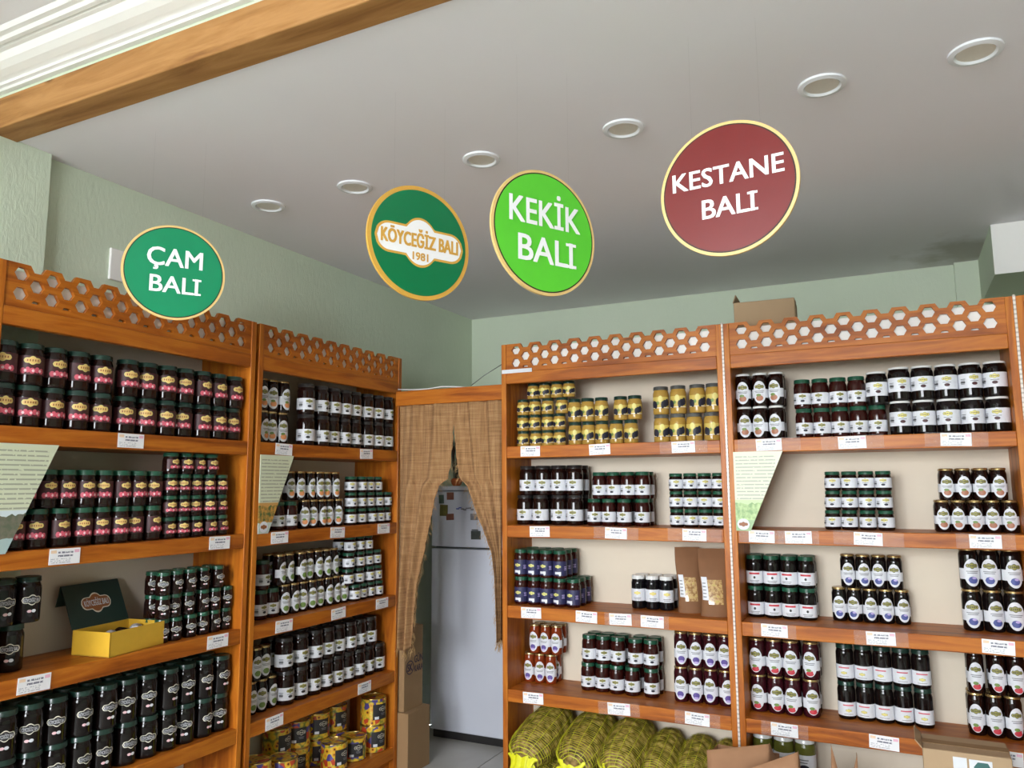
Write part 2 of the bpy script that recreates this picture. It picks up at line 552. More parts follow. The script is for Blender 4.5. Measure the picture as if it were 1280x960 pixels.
TYPES = {  # height, diameter, lid, contents, style, picture colour, words
    'maroon': (.126, .076, 'lid_darkgreen', 'honey_dark', 'maroon', None, 'tall maroon-label honey jar'),
    'maroon_m': (.119, .063, 'lid_green', 'honey_dark', 'maroon', None, 'medium maroon-label honey jar'),
    'maroon_s': (.076, .056, 'lid_green', 'honey_dark', 'maroon', None, 'small green-lidded honey jar'),
    'print': (.136, .076, 'lid_darkgreen', 'honey_black', 'print', None, 'dark emblem-printed jar'),
    'print_s': (.081, .051, 'lid_green', 'honey_dark', 'print', None, 'small green-lidded emblem jar'),
    'ov_orange': (.136, .060, 'lid_gold', 'honey_dark', 'oval', 'ink_orange', 'orange-fruit oval-label jar'),
    'white_dk': (.136, .078, 'lid_dark', 'honey_dark', 'white', 'ink_black', 'dark-lidded white-label jar'),
    'ov_gold': (.124, .054, 'lid_gold', 'honey_dark', 'oval', 'ink_orange', 'slim gold-lidded oval-label jar'),
    'white_grn': (.119, .066, 'lid_green', 'honey_red', 'white', 'ink_berry', 'green-lidded white-label jar'),
    'white_s': (.076, .060, 'lid_green', 'honey_dark', 'white_s', 'ink_berry', 'small green-lidded white-label jar'),
    'ov_green': (.128, .055, 'lid_gold', 'honey_dark', 'oval', 'ink_green', 'slim green-fruit jar'),
    'olive_s': (.075, .060, 'lid_darkgreen', 'oil_gold', 'olive', None, 'small green-lidded golden jar'),
    'olive': (.107, .064, 'lid_darkgreen', 'oil_gold', 'olive', None, 'medium golden jar'),
    'olive_dk': (.123, .070, 'lid_grey', 'oil_gold', 'olive', None, 'large grey-lidded golden jar'),
    'blue': (.123, .064, 'lid_green', 'honey_red', 'blue', None, 'navy-label jar'),
    'black': (.143, .062, 'lid_white', 'molasses', 'black', None, 'black molasses jar'),
    'ov_purple': (.130, .053, 'lid_gold', 'honey_amber', 'oval', 'ink_purple', 'amber purple-berry jar'),
    'ov_purple_l': (.142, .060, 'lid_gold', 'honey_plum', 'oval', 'ink_purple', 'plum purple-berry jar'),
    'ov_red': (.138, .062, 'lid_white', 'honey_dark', 'oval', 'ink_fig', 'white-lidded fig-label jar'),
    'white_wl': (.131, .078, 'lid_white', 'honey_black', 'white_mid', 'ink_maroon', 'white-lidded black jar'),
    'ov_red_s': (.117, .053, 'lid_gold', 'honey_dark', 'oval', 'ink_fig', 'gold-lidded fig-label jar'),
    'white_redtxt': (.124, .066, 'lid_green', 'honey_black', 'white_red', 'ink_black', 'red-lettered label jar'),
    'ov_blue': (.130, .055, 'lid_gold', 'honey_black', 'oval', 'ink_blue', 'blueberry-label jar'),
    'ov_blue_l': (.149, .066, 'lid_gold', 'honey_black', 'oval', 'ink_blue', 'large blueberry-label jar'),
    'ov_cherry': (.142, .064, 'lid_gold', 'honey_plum', 'oval', 'ink_red', 'cherry-label jar'),
    'ov_cherry_l': (.147, .056, 'lid_gold', 'honey_dark', 'oval', 'ink_red', 'slim cherry-label jar'),
    'white_gold': (.140, .065, 'lid_darkgreen', 'honey_black', 'white_gold', None, 'gold-oval label jar'),
    'pickle': (.140, .078, 'lid_white', 'pickle_green', 'pickle', None, 'white-lidded green pickle jar'),
}
LETTER = {}
def lettering(kind, W):
    key = (kind, round(W, 4))
    return text_mesh('lettering', 'KÖYCEĞİZ BALI', kind, W * 1.62, W * 0.34, 0.0, 0.01)
JAR = {}
def jar_meshes(t):
    if t in JAR:
        return JAR[t]
    h, dia, lid, fill, style, pic, words = TYPES[t]
    r = dia / 2
    slim = style == 'oval'
    lh = 0.0085 if (slim or style == 'white_mid') else (0.016 if h > 0.1 else 0.013)
    zl = h - lh
    sh = zl - 0.010
    rl = r * 0.93
    body = MB().lathe([(r * 0.80, 0.0), (r * 0.93, 0.0015), (r * 0.99, 0.006), (r, 0.012), (r, sh - 0.010), (r * 0.985, sh - 0.004), (r * 0.93, sh + 0.002), (rl * 0.94, zl - 0.002), (rl * 0.93, zl + 0.003)], 24).mesh('glass_body', fill, True)
    lm = MB().lathe([(rl * 0.99, zl), (rl * 1.02, zl + 0.0012), (rl * 1.02, zl + 0.0035), (rl, zl + 0.0045), (rl, h - 0.0028), (rl * 0.965, h - 0.0006), (rl * 0.90, h), (rl * 0.86, h - 0.0008)], 24).mesh('lid', lid, True)
    lab = MB(); p = Print(r); lmat = 'paper_white'; extra = None
    def band(z0, z1, ang):
        lab.strip(-r * ang, r * ang, lambda u: z0 * h, lambda u: z1 * h, r, 0.0006, 0, 18)
    if style == 'maroon':
        lmat = 'ink_maroon'; band(0.24, 0.70, 1.25)
        p.emblem(r * 0.62, h * 0.585, 'ink_yellow', 'ink_gold', 'ink_brown')
        for i, (u, s) in enumerate(((-0.62, 0.20), (-0.30, 0.17), (0.0, 0.21), (0.32, 0.18), (0.62, 0.19))):
            p.shape(r * s, ellipse(r * s, h * 0.070), h * (0.335 + 0.02 * (i % 2)), 'ink_pink', r * u, 6)
        for u in (-0.45, 0.05, 0.5):
            p.shape(r * 0.1, ellipse(r * 0.1, h * 0.035), h * 0.335, 'ink_rose', r * u, 4)
    elif style == 'print':
        lab = None
        W = r * 0.74
        p.emblem(W, h * 0.50, 'paper_cream', 'ink_black', None)
        p.shape(r * 0.17, ellipse(r * 0.17, h * 0.032), h * 0.26, 'ink_rose', -r * 0.16, 6)
        p.shape(r * 0.17, ellipse(r * 0.17, h * 0.036), h * 0.262, 'paper_white', r * 0.14, 6)
        extra = wrap_mesh(lettering('paper_white', W), r, 0.0022, h * 0.495)
    elif style == 'oval':
        band(0.25, 0.51, 1.5)
        W = r * 0.88; H = h * 0.335; zc = h * 0.415
        lab.strip(-W * 0.999, W * 0.999, lambda u: zc - ellipse(W, H)(u), lambda u: zc + ellipse(W, H)(u), r, 0.0009, 0, 18)
        p.emblem(r * 0.62, h * 0.580, 'ink_black', 'ink_olive', 'ink_black')
        p.lines(r * 0.6, h * 0.445, 2, h * 0.04, 'ink_grey')
        p.shape(r * 0.44, ellipse(r * 0.44, h * 0.06 if pic == 'ink_red' else h * 0.085), h * (0.165 if pic == 'ink_red' else 0.235), pic, 0.0, 8)
        if pic in ('ink_orange', 'ink_red', 'ink_fig'):
            p.shape(r * 0.30, ellipse(r * 0.30, h * 0.04), h * (0.255 if pic == 'ink_red' else 0.325), 'ink_green', -r * 0.1, 6)
        if pic == 'ink_red':
            p.shape(r * 0.12, ellipse(r * 0.12, h * 0.025), h * 0.215, 'ink_red', r * 0.25, 6)
        if pic == 'ink_purple':
            p.shape(r * 0.36, ellipse(r * 0.36, h * 0.032), h * 0.165, 'ink_lilac', 0.0, 6)
        if pic == 'ink_blue':
            p.shape(r * 0.22, ellipse(r * 0.22, h * 0.03), h * 0.285, 'ink_lilac', r * 0.12, 6)
    elif style in ('white', 'white_s', 'white_mid', 'white_red', 'white_gold', 'pickle', 'black'):
        z0, z1 = {'white': (0.15, 0.52), 'white_s': (0.16, 0.66), 'white_mid': (0.27, 0.68), 'white_red': (0.10, 0.49), 'white_gold': (0.10, 0.46), 'pickle': (0.10, 0.60), 'black': (0.24, 0.60)}[style]
        band(z0, z1, 1.9)
        zc = (z0 + z1) / 2 * h; hh = (z1 - z0) * h
        if style in ('white', 'white_s', 'white_mid'):
            p.emblem(r * 0.42, zc + hh * 0.24, 'ink_olive', 'ink_yellow' if style != 'white' else 'ink_olive', 'ink_black')
            p.shape(r * 0.24, ellipse(r * 0.24, hh * 0.11), zc - hh * 0.20, pic, 0.0, 6)
            p.lines(r * 0.34, zc - hh * 0.02, 1, hh * 0.1, 'ink_grey')
            p.lines(r * 0.22, zc + hh * 0.12, 4, hh * 0.11, 'ink_grey', -r * 0.95)
            p.rect(r * 0.2, hh * 0.05, zc - hh * 0.1, 'ink_black', -r * 0.95)
        elif style == 'white_red':
            p.lines(r * 0.62, zc + hh * 0.30, 1, hh * 0.34, 'ink_red')
            p.shape(r * 0.14, ellipse(r * 0.14, hh * 0.11), zc - hh * 0.02, 'ink_black', 0.0, 6)
            p.lines(r * 0.55, zc - hh * 0.28, 2, hh * 0.11, 'ink_grey')
        elif style == 'white_gold':
            p.lines(r * 0.6, zc + hh * 0.28, 1, hh * 0.2, 'ink_pink')
            p.emblem(r * 0.34, zc - hh * 0.10, 'ink_olive', 'ink_yellow', None)
            p.lines(r * 0.5, zc - hh * 0.36, 1, hh * 0.08, 'ink_grey')
        elif style == 'black':
            p.emblem(r * 0.46, zc + hh * 0.16, 'ink_gold', 'ink_yellow', None)
            p.lines(r * 0.5, zc - hh * 0.24, 2, hh * 0.11, 'ink_grey')
        else:
            p.shape(r * 0.5, ellipse(r * 0.5, hh * 0.2), zc - hh * 0.2, 'ink_berry', 0.2 * r, 8)
            p.lines(r * 0.6, zc + hh * 0.25, 2, hh * 0.14, 'ink_grey')
    elif style == 'olive':
        lmat = 'ink_honey'; band(0.22, 0.62, 1.2)
        p.rect(r * 1.2, h * 0.012, h * 0.23, 'paper_cream', 0, 8)
        p.shape(r * 0.30, ellipse(r * 0.30, h * 0.12), h * 0.54, 'ink_yellow', 0.0, 8)
        for u, z, s in ((0.55, 0.38, 0.34), (0.85, 0.42, 0.26), (-0.85, 0.36, 0.32), (-0.6, 0.33, 0.22), (0.25, 0.33, 0.2)):
            p.shape(r * s, ellipse(r * s, h * 0.13), h * z, 'ink_berry', r * u, 8)
        p.shape(r * 0.16, ellipse(r * 0.16, h * 0.06), h * 0.40, 'ink_green', -r * 0.3, 5)
    elif style == 'blue':
        lmat = 'ink_navy'; band(0.10, 0.62, 1.5)
        p.emblem(r * 0.44, h * 0.43, 'ink_lime', 'ink_yellow', 'ink_green', -r * 0.25)
        p.shape(r * 0.42, lambda u: h * 0.045, h * 0.20, 'paper_white', -r * 0.25, 6)
        p.shape(r * 0.16, ellipse(r * 0.16, h * 0.05), h * 0.15, 'paper_white', r * 0.02, 5)
        p.lines(r * 0.2, h * 0.42, 3, h * 0.05, 'ink_lilac', r * 0.8)
    JAR[t] = (body, lm, lab.mesh('label', lmat, 'all') if lab else None, p.mesh('print'), extra)
    return JAR[t]
def jar(t, loc, rz):
    body, lm, lab, pr, ex = jar_meshes(t)
    st = TYPES[t][4]
    o = empty({'oval': 'jam_jar', 'olive': 'olive_jar', 'pickle': 'pickle_jar', 'black': 'molasses_jar', 'maroon': 'honey_jar', 'print': 'honey_jar'}.get(st, 'preserve_jar'), loc, rz)
    obj('glass_body', body, o); obj('lid', lm, o)
    if lab:
        lo = obj('label', lab, o); obj('print', pr, lo)
    else:
        eo = obj('emblem', pr, o)
        if ex:
            obj('lettering', ex, eo)
    return o
JAR_GROUPS = [
    ('L1s1', 'maroon', 'L1', 1, 0.05, [[1.352, 1.4292, 1.5064, 1.5845, 1.6673, 1.7613, 1.8424, 1.9214, 1.9992, 2.0803, 2.1575, 2.2347], [1.352, 1.4292, 1.5064, 1.5836, 1.6639, 1.765, 1.8422, 1.9197, 1.9969, 2.0759, 2.1531, 2.2355]], 1, 0.126),
    ('L1s2a', 'maroon_m', 'L1', 2, 0.055, [[1.4232, 1.4874, 1.5579, 1.6369, 1.7011, 1.7653, 1.8295, 1.8936], [1.4473, 1.5115, 1.5757, 1.6399, 1.7041, 1.7683, 1.8325, 1.8967]], 1, 0.119),
    ('L1s2b', 'maroon_s', 'L1', 2, 0.05, [[1.963, 2.0202, 2.0774, 2.143, 2.2011], [1.9583, 2.0155, 2.0727, 2.1384, 2.1966], [1.9587, 2.0159, 2.0731, 2.1341, 2.1963], [1.9575, 2.0223, 2.0805, 2.1408]], 1, 0.076),
    ('L1s3a', 'print', 'L1', 3, 0.12, [[1.478], [1.4401, 1.5173]], 1, 0.136),
    ('L1s3b', 'print_s', 'L1', 3, 0.06, [[1.9663, 2.0185, 2.087, 2.1422, 2.1954, 2.252], [1.9632, 2.0154, 2.075, 2.1412, 2.1946, 2.252], [1.9619, 2.0141, 2.074, 2.1404, 2.2096]], 2, 0.081),
    ('L1s4', 'print', 'L1', 4, 0.065, [[1.4475, 1.5247, 1.6019, 1.6815, 1.76, 1.846, 1.9242, 2.0067, 2.0851, 2.1623, 2.2395], [1.4413, 1.5185, 1.5958, 1.681, 1.7628, 1.8404, 1.9189, 2.005, 2.0851, 2.1623, 2.2395]], 2, 0.136),
    ('L2s1a', 'ov_orange', 'L2', 1, 0.08, [[2.4202, 2.4814, 2.5426], [2.4206, 2.4818, 2.543]], 1, 0.136),
    ('L2s1b', 'white_dk', 'L2', 1, 0.046, [[2.6611, 2.7562, 2.8354, 2.9146, 2.9994, 3.0974, 3.1767, 3.2583], [2.6566, 2.7524, 2.8389, 2.9181, 2.9972, 3.0938, 3.1733, 3.2551]], 1, 0.136),
    ('L2s2a', 'ov_gold', 'L2', 2, 0.06, [[2.6786, 2.7338, 2.789, 2.8442, 2.9058], [2.5815, 2.6413, 2.711, 2.7669, 2.8237, 2.8789]], 1, 0.124),
    ('L2s2x', 'white_grn', 'L2', 2, 0.06, [[2.5148, 2.5868]], 1, 0.119),
    ('L2s2b', 'white_s', 'L2', 2, 0.05, [[2.9875, 3.0672, 3.1467, 3.2145, 3.2757], [2.9911, 3.0649, 3.1348, 3.2071, 3.2757], [2.9946, 3.0687, 3.1325, 3.1982]], 1, 0.076),
    ('L2s3a', 'white_grn', 'L2', 3, 0.1, [[2.4722, 2.5394], [2.4845]], 1, 0.119),
    ('L2s3b', 'ov_green', 'L2', 3, 0.09, [[2.6011, 2.6573, 2.7156, 2.7718, 2.828, 2.8842, 2.9404, 2.9966], [2.566, 2.6222, 2.6956, 2.7518, 2.808, 2.8642, 2.9204]], 2, 0.128),
    ('L2s3c', 'white_s', 'L2', 3, 0.07, [[3.0553, 3.1164, 3.1776, 3.2388], [3.0099, 3.0893, 3.1643, 3.2255], [3.0076, 3.0872, 3.1569, 3.2223], [3.0172, 3.0843, 3.1455]], 2, 0.076),
    ('L2s4a', 'ov_green', 'L2', 4, 0.1, [[2.4375, 2.4937, 2.5534], [2.456, 2.5122]], 1, 0.128),
    ('L2s4b', 'white_dk', 'L2', 4, 0.085, [[2.6211, 2.7087, 2.7916, 2.8707, 2.9499, 3.0291, 3.1083, 3.1875, 3.2667], [2.6087, 2.708, 2.8023, 2.8815, 2.9607, 3.0399, 3.1191, 3.1983]], 2, 0.136),
    ('R1s1a', 'olive_s', 'R1', 1, 0.1, [[-1.5869, -1.5219, -1.4607, -1.3995], [-1.5866, -1.5254, -1.4598, -1.3986], [-1.5858, -1.5246, -1.4587, -1.3854], [-1.5337, -1.4725, -1.4113, -1.3501]], 1, 0.075),
    ('R1s1b', 'olive', 'R1', 1, 0.1, [[-1.3216, -1.2564, -1.1912, -1.123, -1.0559], [-1.3235, -1.2583, -1.1925, -1.1014, -1.0343]], 1, 0.107),
    ('R1s1c', 'olive_dk', 'R1', 1, 0.1, [[-0.9169, -0.8453, -0.7741, -0.6985], [-0.9168, -0.8387, -0.7569, -0.6857]], 1, 0.123),
    ('R1s2a', 'white_dk', 'R1', 2, 0.12, [[-1.589, -1.5098, -1.4172, -1.3377], [-1.5754, -1.4963, -1.4171, -1.3379]], 2, 0.136),
    ('R1s2b', 'white_grn', 'R1', 2, 0.12, [[-1.2422, -1.175, -1.1014, -1.0207], [-1.2178, -1.1506, -1.0834, -1.0162]], 3, 0.119),
    ('R1s2c', 'white_s', 'R1', 2, 0.1, [[-0.8626, -0.8014, -0.7402, -0.679], [-0.8626, -0.8014, -0.7402, -0.679], [-0.8626, -0.8014, -0.7402, -0.679]], 1, 0.076),
    ('R1s3a', 'blue', 'R1', 3, 0.08, [[-1.596, -1.5308, -1.4656, -1.4004, -1.3352], [-1.596, -1.5308, -1.4656, -1.4004]], 3, 0.123),
    ('R1s3b', 'black', 'R1', 3, 0.17, [[-1.0643, -1.0002, -0.937]], 2, 0.143),
    ('R1s4a', 'ov_purple', 'R1', 4, 0.18, [[-1.6015, -1.5473, -1.4931], [-1.5738, -1.5191, -1.4649]], 3, 0.13),
    ('R1s4b', 'white_grn', 'R1', 4, 0.15, [[-1.3, -1.2323, -1.1651, -1.0943, -1.0101], [-1.2933, -1.2261, -1.1589, -1.0764, -1.0082]], 3, 0.119),
    ('R1s4c', 'ov_purple_l', 'R1', 4, 0.15, [[-0.8791, -0.8179, -0.7549, -0.6937], [-0.8753, -0.8141, -0.7529, -0.6918]], 1, 0.142),
    ('R2s1a', 'ov_red', 'R2', 1, 0.1, [[-0.562, -0.4988, -0.4356], [-0.562, -0.4942, -0.4306]], 2, 0.138),
    ('R2s1b', 'white_grn', 'R2', 1, 0.1, [[-0.3289, -0.2617, -0.1945, -0.1273, -0.0601], [-0.3307, -0.2635, -0.1963, -0.1291]], 1, 0.119),
    ('R2s1d', 'white_wl', 'R2', 1, 0.1, [[], [-0.056]], 1, 0.119),
    ('R2s1c', 'white_wl', 'R2', 1, 0.1, [[0.0208, 0.1, 0.1811, 0.2603, 0.34], [0.0232, 0.1024, 0.1816, 0.2608, 0.34]], 1, 0.131),
    ('R2s2a', 'white_s', 'R2', 2, 0.14, [[-0.2467, -0.1852, -0.1191, -0.0542], [-0.2423, -0.1807, -0.1182, -0.057], [-0.2397, -0.1785, -0.1173, -0.0559]], 1, 0.076),
    ('R2s2b', 'ov_red_s', 'R2', 2, 0.12, [[0.1357, 0.1899, 0.2441, 0.2983, 0.3525], [0.1581, 0.2123, 0.2688, 0.3253]], 2, 0.117),
    ('R2s3a', 'white_redtxt', 'R2', 3, 0.16, [[-0.56, -0.4928, -0.4256, -0.3584], [-0.56, -0.4928, -0.4256, -0.3584]], 2, 0.124),
    ('R2s3b', 'ov_blue', 'R2', 3, 0.2, [[-0.2447, -0.1885, -0.1323, -0.0761, -0.0196], [-0.2066, -0.1504, -0.0942, -0.038]], 2, 0.13),
    ('R2s3c', 'ov_blue_l', 'R2', 3, 0.17, [[0.2116, 0.2788, 0.346], [0.2116, 0.2788, 0.346]], 2, 0.149),
    ('R2s4a', 'ov_cherry', 'R2', 4, 0.14, [[-0.561, -0.4958, -0.4306, -0.3627], [-0.561, -0.4958, -0.4306, -0.3562]], 2, 0.142),
    ('R2s4b', 'white_gold', 'R2', 4, 0.18, [[-0.2378, -0.1709, -0.1047, -0.0385, 0.0291], [-0.2363, -0.1701, -0.1039, -0.0377, 0.0285]], 2, 0.14),
    ('R2s4c', 'ov_cherry_l', 'R2', 4, 0.16, [[0.1976, 0.2548, 0.312], [0.2046, 0.2724, 0.3315]], 2, 0.147),
    ('R2s5a', 'pickle', 'R2', 5, 0.13, [[-0.554, -0.4748, -0.3956], [-0.554, -0.4748, -0.3956]], 1, 0.14),
]
ORD = ['first', 'second', 'third', 'fourth', 'fifth', 'sixth', 'seventh', 'eighth', 'ninth', 'tenth', 'eleventh', 'twelfth']
TIERS = {1: ['single tier'], 2: ['lower tier', 'upper tier'], 3: ['bottom tier', 'middle tier', 'top tier'], 4: ['bottom tier', 'second tier', 'third tier', 'top tier']}
SHELFW = {1: 'top shelf', 2: 'second shelf', 3: 'third shelf', 4: 'fourth shelf', 5: 'lowest bay'}
UNITW = {'L1': 'near left unit', 'L2': 'far left unit', 'R1': 'back left unit', 'R2': 'back right unit'}
rj = random.Random(21)
for name, t, unit, lv, d, tiers, rows, step in JAR_GROUPS:
    side = UNITS[unit][0]
    h, dia = TYPES[t][0], TYPES[t][1]
    words = TYPES[t][6]
    lo, hi = (-38, 8) if side == 'L' else ((-4, 24) if unit == 'R1' else (-14, 16))
    for k, xs in enumerate(tiers):
        nt = len(tiers)
        for row in range(rows):
            dd = d + row * (dia + 0.002)
            if dd + dia / 2 > DEPTH - 0.014:
                break
            for j, x in enumerate(xs):
                (lx, ly, lz), rz = place(side, x, dd, SHELF[lv] + k * step)
                if row == 0:
                    dx = rj.uniform(-0.004, 0.004)
                    lx, ly = (lx, ly + dx) if side == 'R' else (lx + dx, ly)
                o = jar(t, (lx, ly, lz), rz + math.radians(rj.uniform(lo, hi)))
                if row == 0:
                    tag(o, f'{words}, {ORD[j + (1 if name == "R2s1c" and k == 1 else 0)]} from left, {TIERS[nt][k]}, {SHELFW[lv]}, {UNITW[unit]}', 'jar', f'{words}s on {SHELFW[lv]} of {UNITW[unit]}')
                else:
                    tag(o, f'{words}, {ORD[j]} from left, {ORD[row]} row, {TIERS[nt][k]}, {SHELFW[lv]}, {UNITW[unit]}', 'jar', f'back-row {words}s on {SHELFW[lv]} of {UNITW[unit]}')

# ------------------------------------------------------------------ price tags
k = NT('tag_print'); v = k.coords((1, 1, 1), False)
sp = k.n('ShaderNodeSeparateXYZ'); k.l(v, sp.inputs[0]); X, Zc = sp.outputs[0], sp.outputs[2]
def rect_mask(k, X, Z, x0, x1, z0, z1):
    a = k.math('MULTIPLY', k.math('GREATER_THAN', X, x0), k.math('LESS_THAN', X, x1))
    b = k.math('MULTIPLY', k.math('GREATER_THAN', Z, z0), k.math('LESS_THAN', Z, z1))
    return k.math('MULTIPLY', a, b)
def text_mask(k, v, X, Z, x0, x1, z0, z1, rows, gap=0.5, density=0.42):
    f = k.math('LESS_THAN', k.math('FRACT', k.math('MULTIPLY', k.math('SUBTRACT', Z, z0), rows / (z1 - z0))), gap)
    mp = k.n('ShaderNodeMapping'); mp.inputs['Scale'].default_value = (600 / ((x1 - x0) / 0.1) * 0.25, 600 / ((x1 - x0) / 0.1) * 0.25, rows / (z1 - z0) * 1.0)
    k.l(v, mp.inputs[0])
    n = k.math('GREATER_THAN', k.noise(mp.outputs[0], 1.0, 1.0), density)
    return k.math('MULTIPLY', k.math('MULTIPLY', f, n), rect_mask(k, X, Z, x0, x1, z0, z1))
c = k.mix(text_mask(k, v, X, Zc, -0.022, 0.026, -0.001, 0.019, 2, 0.55, 0.38), rgb(238, 236, 238), rgb(124, 124, 138))
c = k.mix(text_mask(k, v, X, Zc, -0.044, 0.020, -0.019, -0.003, 3, 0.45, 0.45), c, rgb(178, 178, 186))
c = k.mix(rect_mask(k, X, Zc, -0.045, -0.027, 0.010, 0.019), c, rgb(238, 208, 176))
c = k.mix(rect_mask(k, X, Zc, 0.030, 0.046, 0.010, 0.019), c, rgb(232, 180, 200))
k.base(c); k.set(rough=0.5)
M['tag_print'] = k.m
k = NT('clear_tape'); v = k.coords((1, 1, 1))
k.base((1, 1, 1, 1)); k.set(rough=0.12, alpha=0.12, spec=1.0)
k.bump(k.noise(v, 70.0, 2.0, 0.5, 2.0), 0.9, 0.01)
M['clear_tape'] = k.m
tag_me = boxm('card', -0.049, 0.049, -0.0014, 0.0, -0.0235, 0.0235, 'tag_print')
def tape_mesh(w):
    mb = MB()
    mb.grid(lambda u, t: ((u - 0.5) * w, -0.0022 - 0.0016 * noise.noise(Vector((u * w * 60, t * 3, w * 9))), (t - 0.5) * 0.052), 24, 5)
    return mb.mesh('tape', 'clear_tape', 'all')
TAGS = [('L1', 1, 1.755, 0), ('L1', 2, 1.550, 0), ('L1', 2, 2.155, 0), ('L1', 3, 1.483, 0), ('L1', 3, 2.166, 0),
        ('L2', 1, 2.479, 0), ('L2', 1, 3.042, 0), ('L2', 2, 2.471, 0), ('L2', 2, 2.840, 0), ('L2', 2, 3.192, 0), ('L2', 3, 2.513, 0), ('L2', 3, 2.859, 0), ('L2', 3, 3.188, 0), ('L2', 4, 2.475, 0), ('L2', 4, 3.060, 0),
        ('R1', 1, -1.506, 0), ('R1', 1, -1.170, 0), ('R1', 1, -0.800, .20), ('R1', 2, -1.463, 0), ('R1', 2, -1.104, .20), ('R1', 2, -0.767, .22), ('R1', 3, -1.509, 0), ('R1', 3, -1.246, 0), ('R1', 3, -1.093, .14), ('R1', 3, -0.955, .14),
        ('R1', 4, -1.503, 0), ('R1', 4, -1.109, .18), ('R1', 4, -0.782, .18), ('R2', 1, -0.457, .24), ('R2', 1, -0.152, .22), ('R2', 1, 0.193, .20), ('R2', 2, -0.501, .17), ('R2', 2, -0.364, .15), ('R2', 2, -0.118, .24), ('R2', 2, 0.258, .18),
        ('R2', 3, -0.470, .16), ('R2', 3, -0.097, .18), ('R2', 3, 0.270, 0), ('R2', 4, -0.451, .17), ('R2', 4, -0.109, 0), ('R2', 4, 0.266, 0)]
count = {}
rt_ = random.Random(5)
for unit, lv, x, tw in TAGS:
    side = UNITS[unit][0]
    loc, rz = place(side, x, 0.0, SHELF[lv] - THICK / 2 + 0.002)
    o = empty('price_tag', loc, rz); o.rotation_euler = (0, math.radians(rt_.uniform(-2.0, 2.0)), rz)
    obj('card', tag_me, o)
    if tw:
        obj('tape', tape_mesh(tw), o)
    i = count.get((unit, lv), 0); count[(unit, lv)] = i + 1
    tag(o, f'white price card{" under clear tape" if tw else ""}, {ORD[i]} from left on {SHELFW[lv]} edge, {UNITW[unit]}', 'price tag', 'price cards on shelf edges')

# ------------------------------------------------------------------ leaflets hung on the shelf fronts
def leaflet_mat(name, top, sky, lowa, lowb, ground):
    k = NT(name); v = k.coords((1, 1, 1), False)
    sp = k.n('ShaderNodeSeparateXYZ'); k.l(v, sp.inputs[0]); X, Z = sp.outputs[0], sp.outputs[2]
    c = k.mix(text_mask(k, v, X, Z, 0.008, 0.162, 0.125, 0.305, 13, 0.34, 0.40), top, rgb(160, 164, 144))
    wob = k.math('ADD', Z, k.math('MULTIPLY', k.math('SUBTRACT', k.noise(v, 14.0, 3.0), 0.5), 0.05))
    pic = k.mix(k.ramp(k.noise(v, 60.0, 3.0), [(0.38, (0, 0, 0, 1)), (0.62, (1, 1, 1, 1))]), lowa, lowb)
    pic = k.mix(k.math('LESS_THAN', wob, 0.042), pic, ground)
    pic = k.mix(k.math('GREATER_THAN', wob, 0.105), pic, sky)
    c = k.mix(k.math('LESS_THAN', Z, 0.122), c, pic)
    k.base(c); k.set(rough=0.4)
    M[name] = k.m
leaflet_mat('leaflet_lake', rgb(208, 213, 184), rgb(210, 222, 226), rgb(96, 104, 84), rgb(120, 116, 100), rgb(168, 190, 188))
leaflet_mat('leaflet_fruit', rgb(208, 213, 184), rgb(198, 150, 84), rgb(70, 96, 50), rgb(206, 150, 70), rgb(190, 200, 190))
leaflet_mat('leaflet_herb', rgb(208, 213, 184), rgb(186, 206, 150), rgb(120, 156, 88), rgb(176, 200, 132), rgb(140, 172, 120))
for side, x0, mat, lb in (('L', 1.314, 'leaflet_lake', 'pale slanted leaflet with lake picture, at left edge of near left unit'), ('L', 2.345, 'leaflet_fruit', 'pale slanted leaflet with orange fruit picture on the far left unit'), ('R', -0.597, 'leaflet_herb', 'pale slanted leaflet with green herb picture on the back right unit')):
    loc, rz = place(side, x0, -0.004, -0.183)
    mb = MB()
    P4 = [(0, 0), (0.056, 0), (0.192, 0.314), (0, 0.314)]
    mb.v = [(x, y, z) for y in (0.0, 0.003) for x, z in P4]
    mb.f = [(0, 1, 2, 3), (7, 6, 5, 4), (0, 4, 5, 1), (1, 5, 6, 2), (2, 6, 7, 3), (3, 7, 4, 0)]; mb.mi = [0] * 6
    o = empty('leaflet', loc, rz); tag(o, lb, 'leaflet', 'slanted leaflets')
    obj('sheet', mb.mesh('sheet', mat), o)
    p = Print(1.0)
    p.shape(0.024, ellipse(0.024, 0.022), 0.026, 'paper_white', 0.029, 14)
    p.shape(0.018, cloud(0.018, 0.006), 0.026, 'ink_brown', 0.029, 14)
    bm = p.mesh('badge')
    for vv in bm.vertices:
        vv.co.y += 0.9995
    if mat != 'leaflet_lake':
        obj('badge', bm, o)

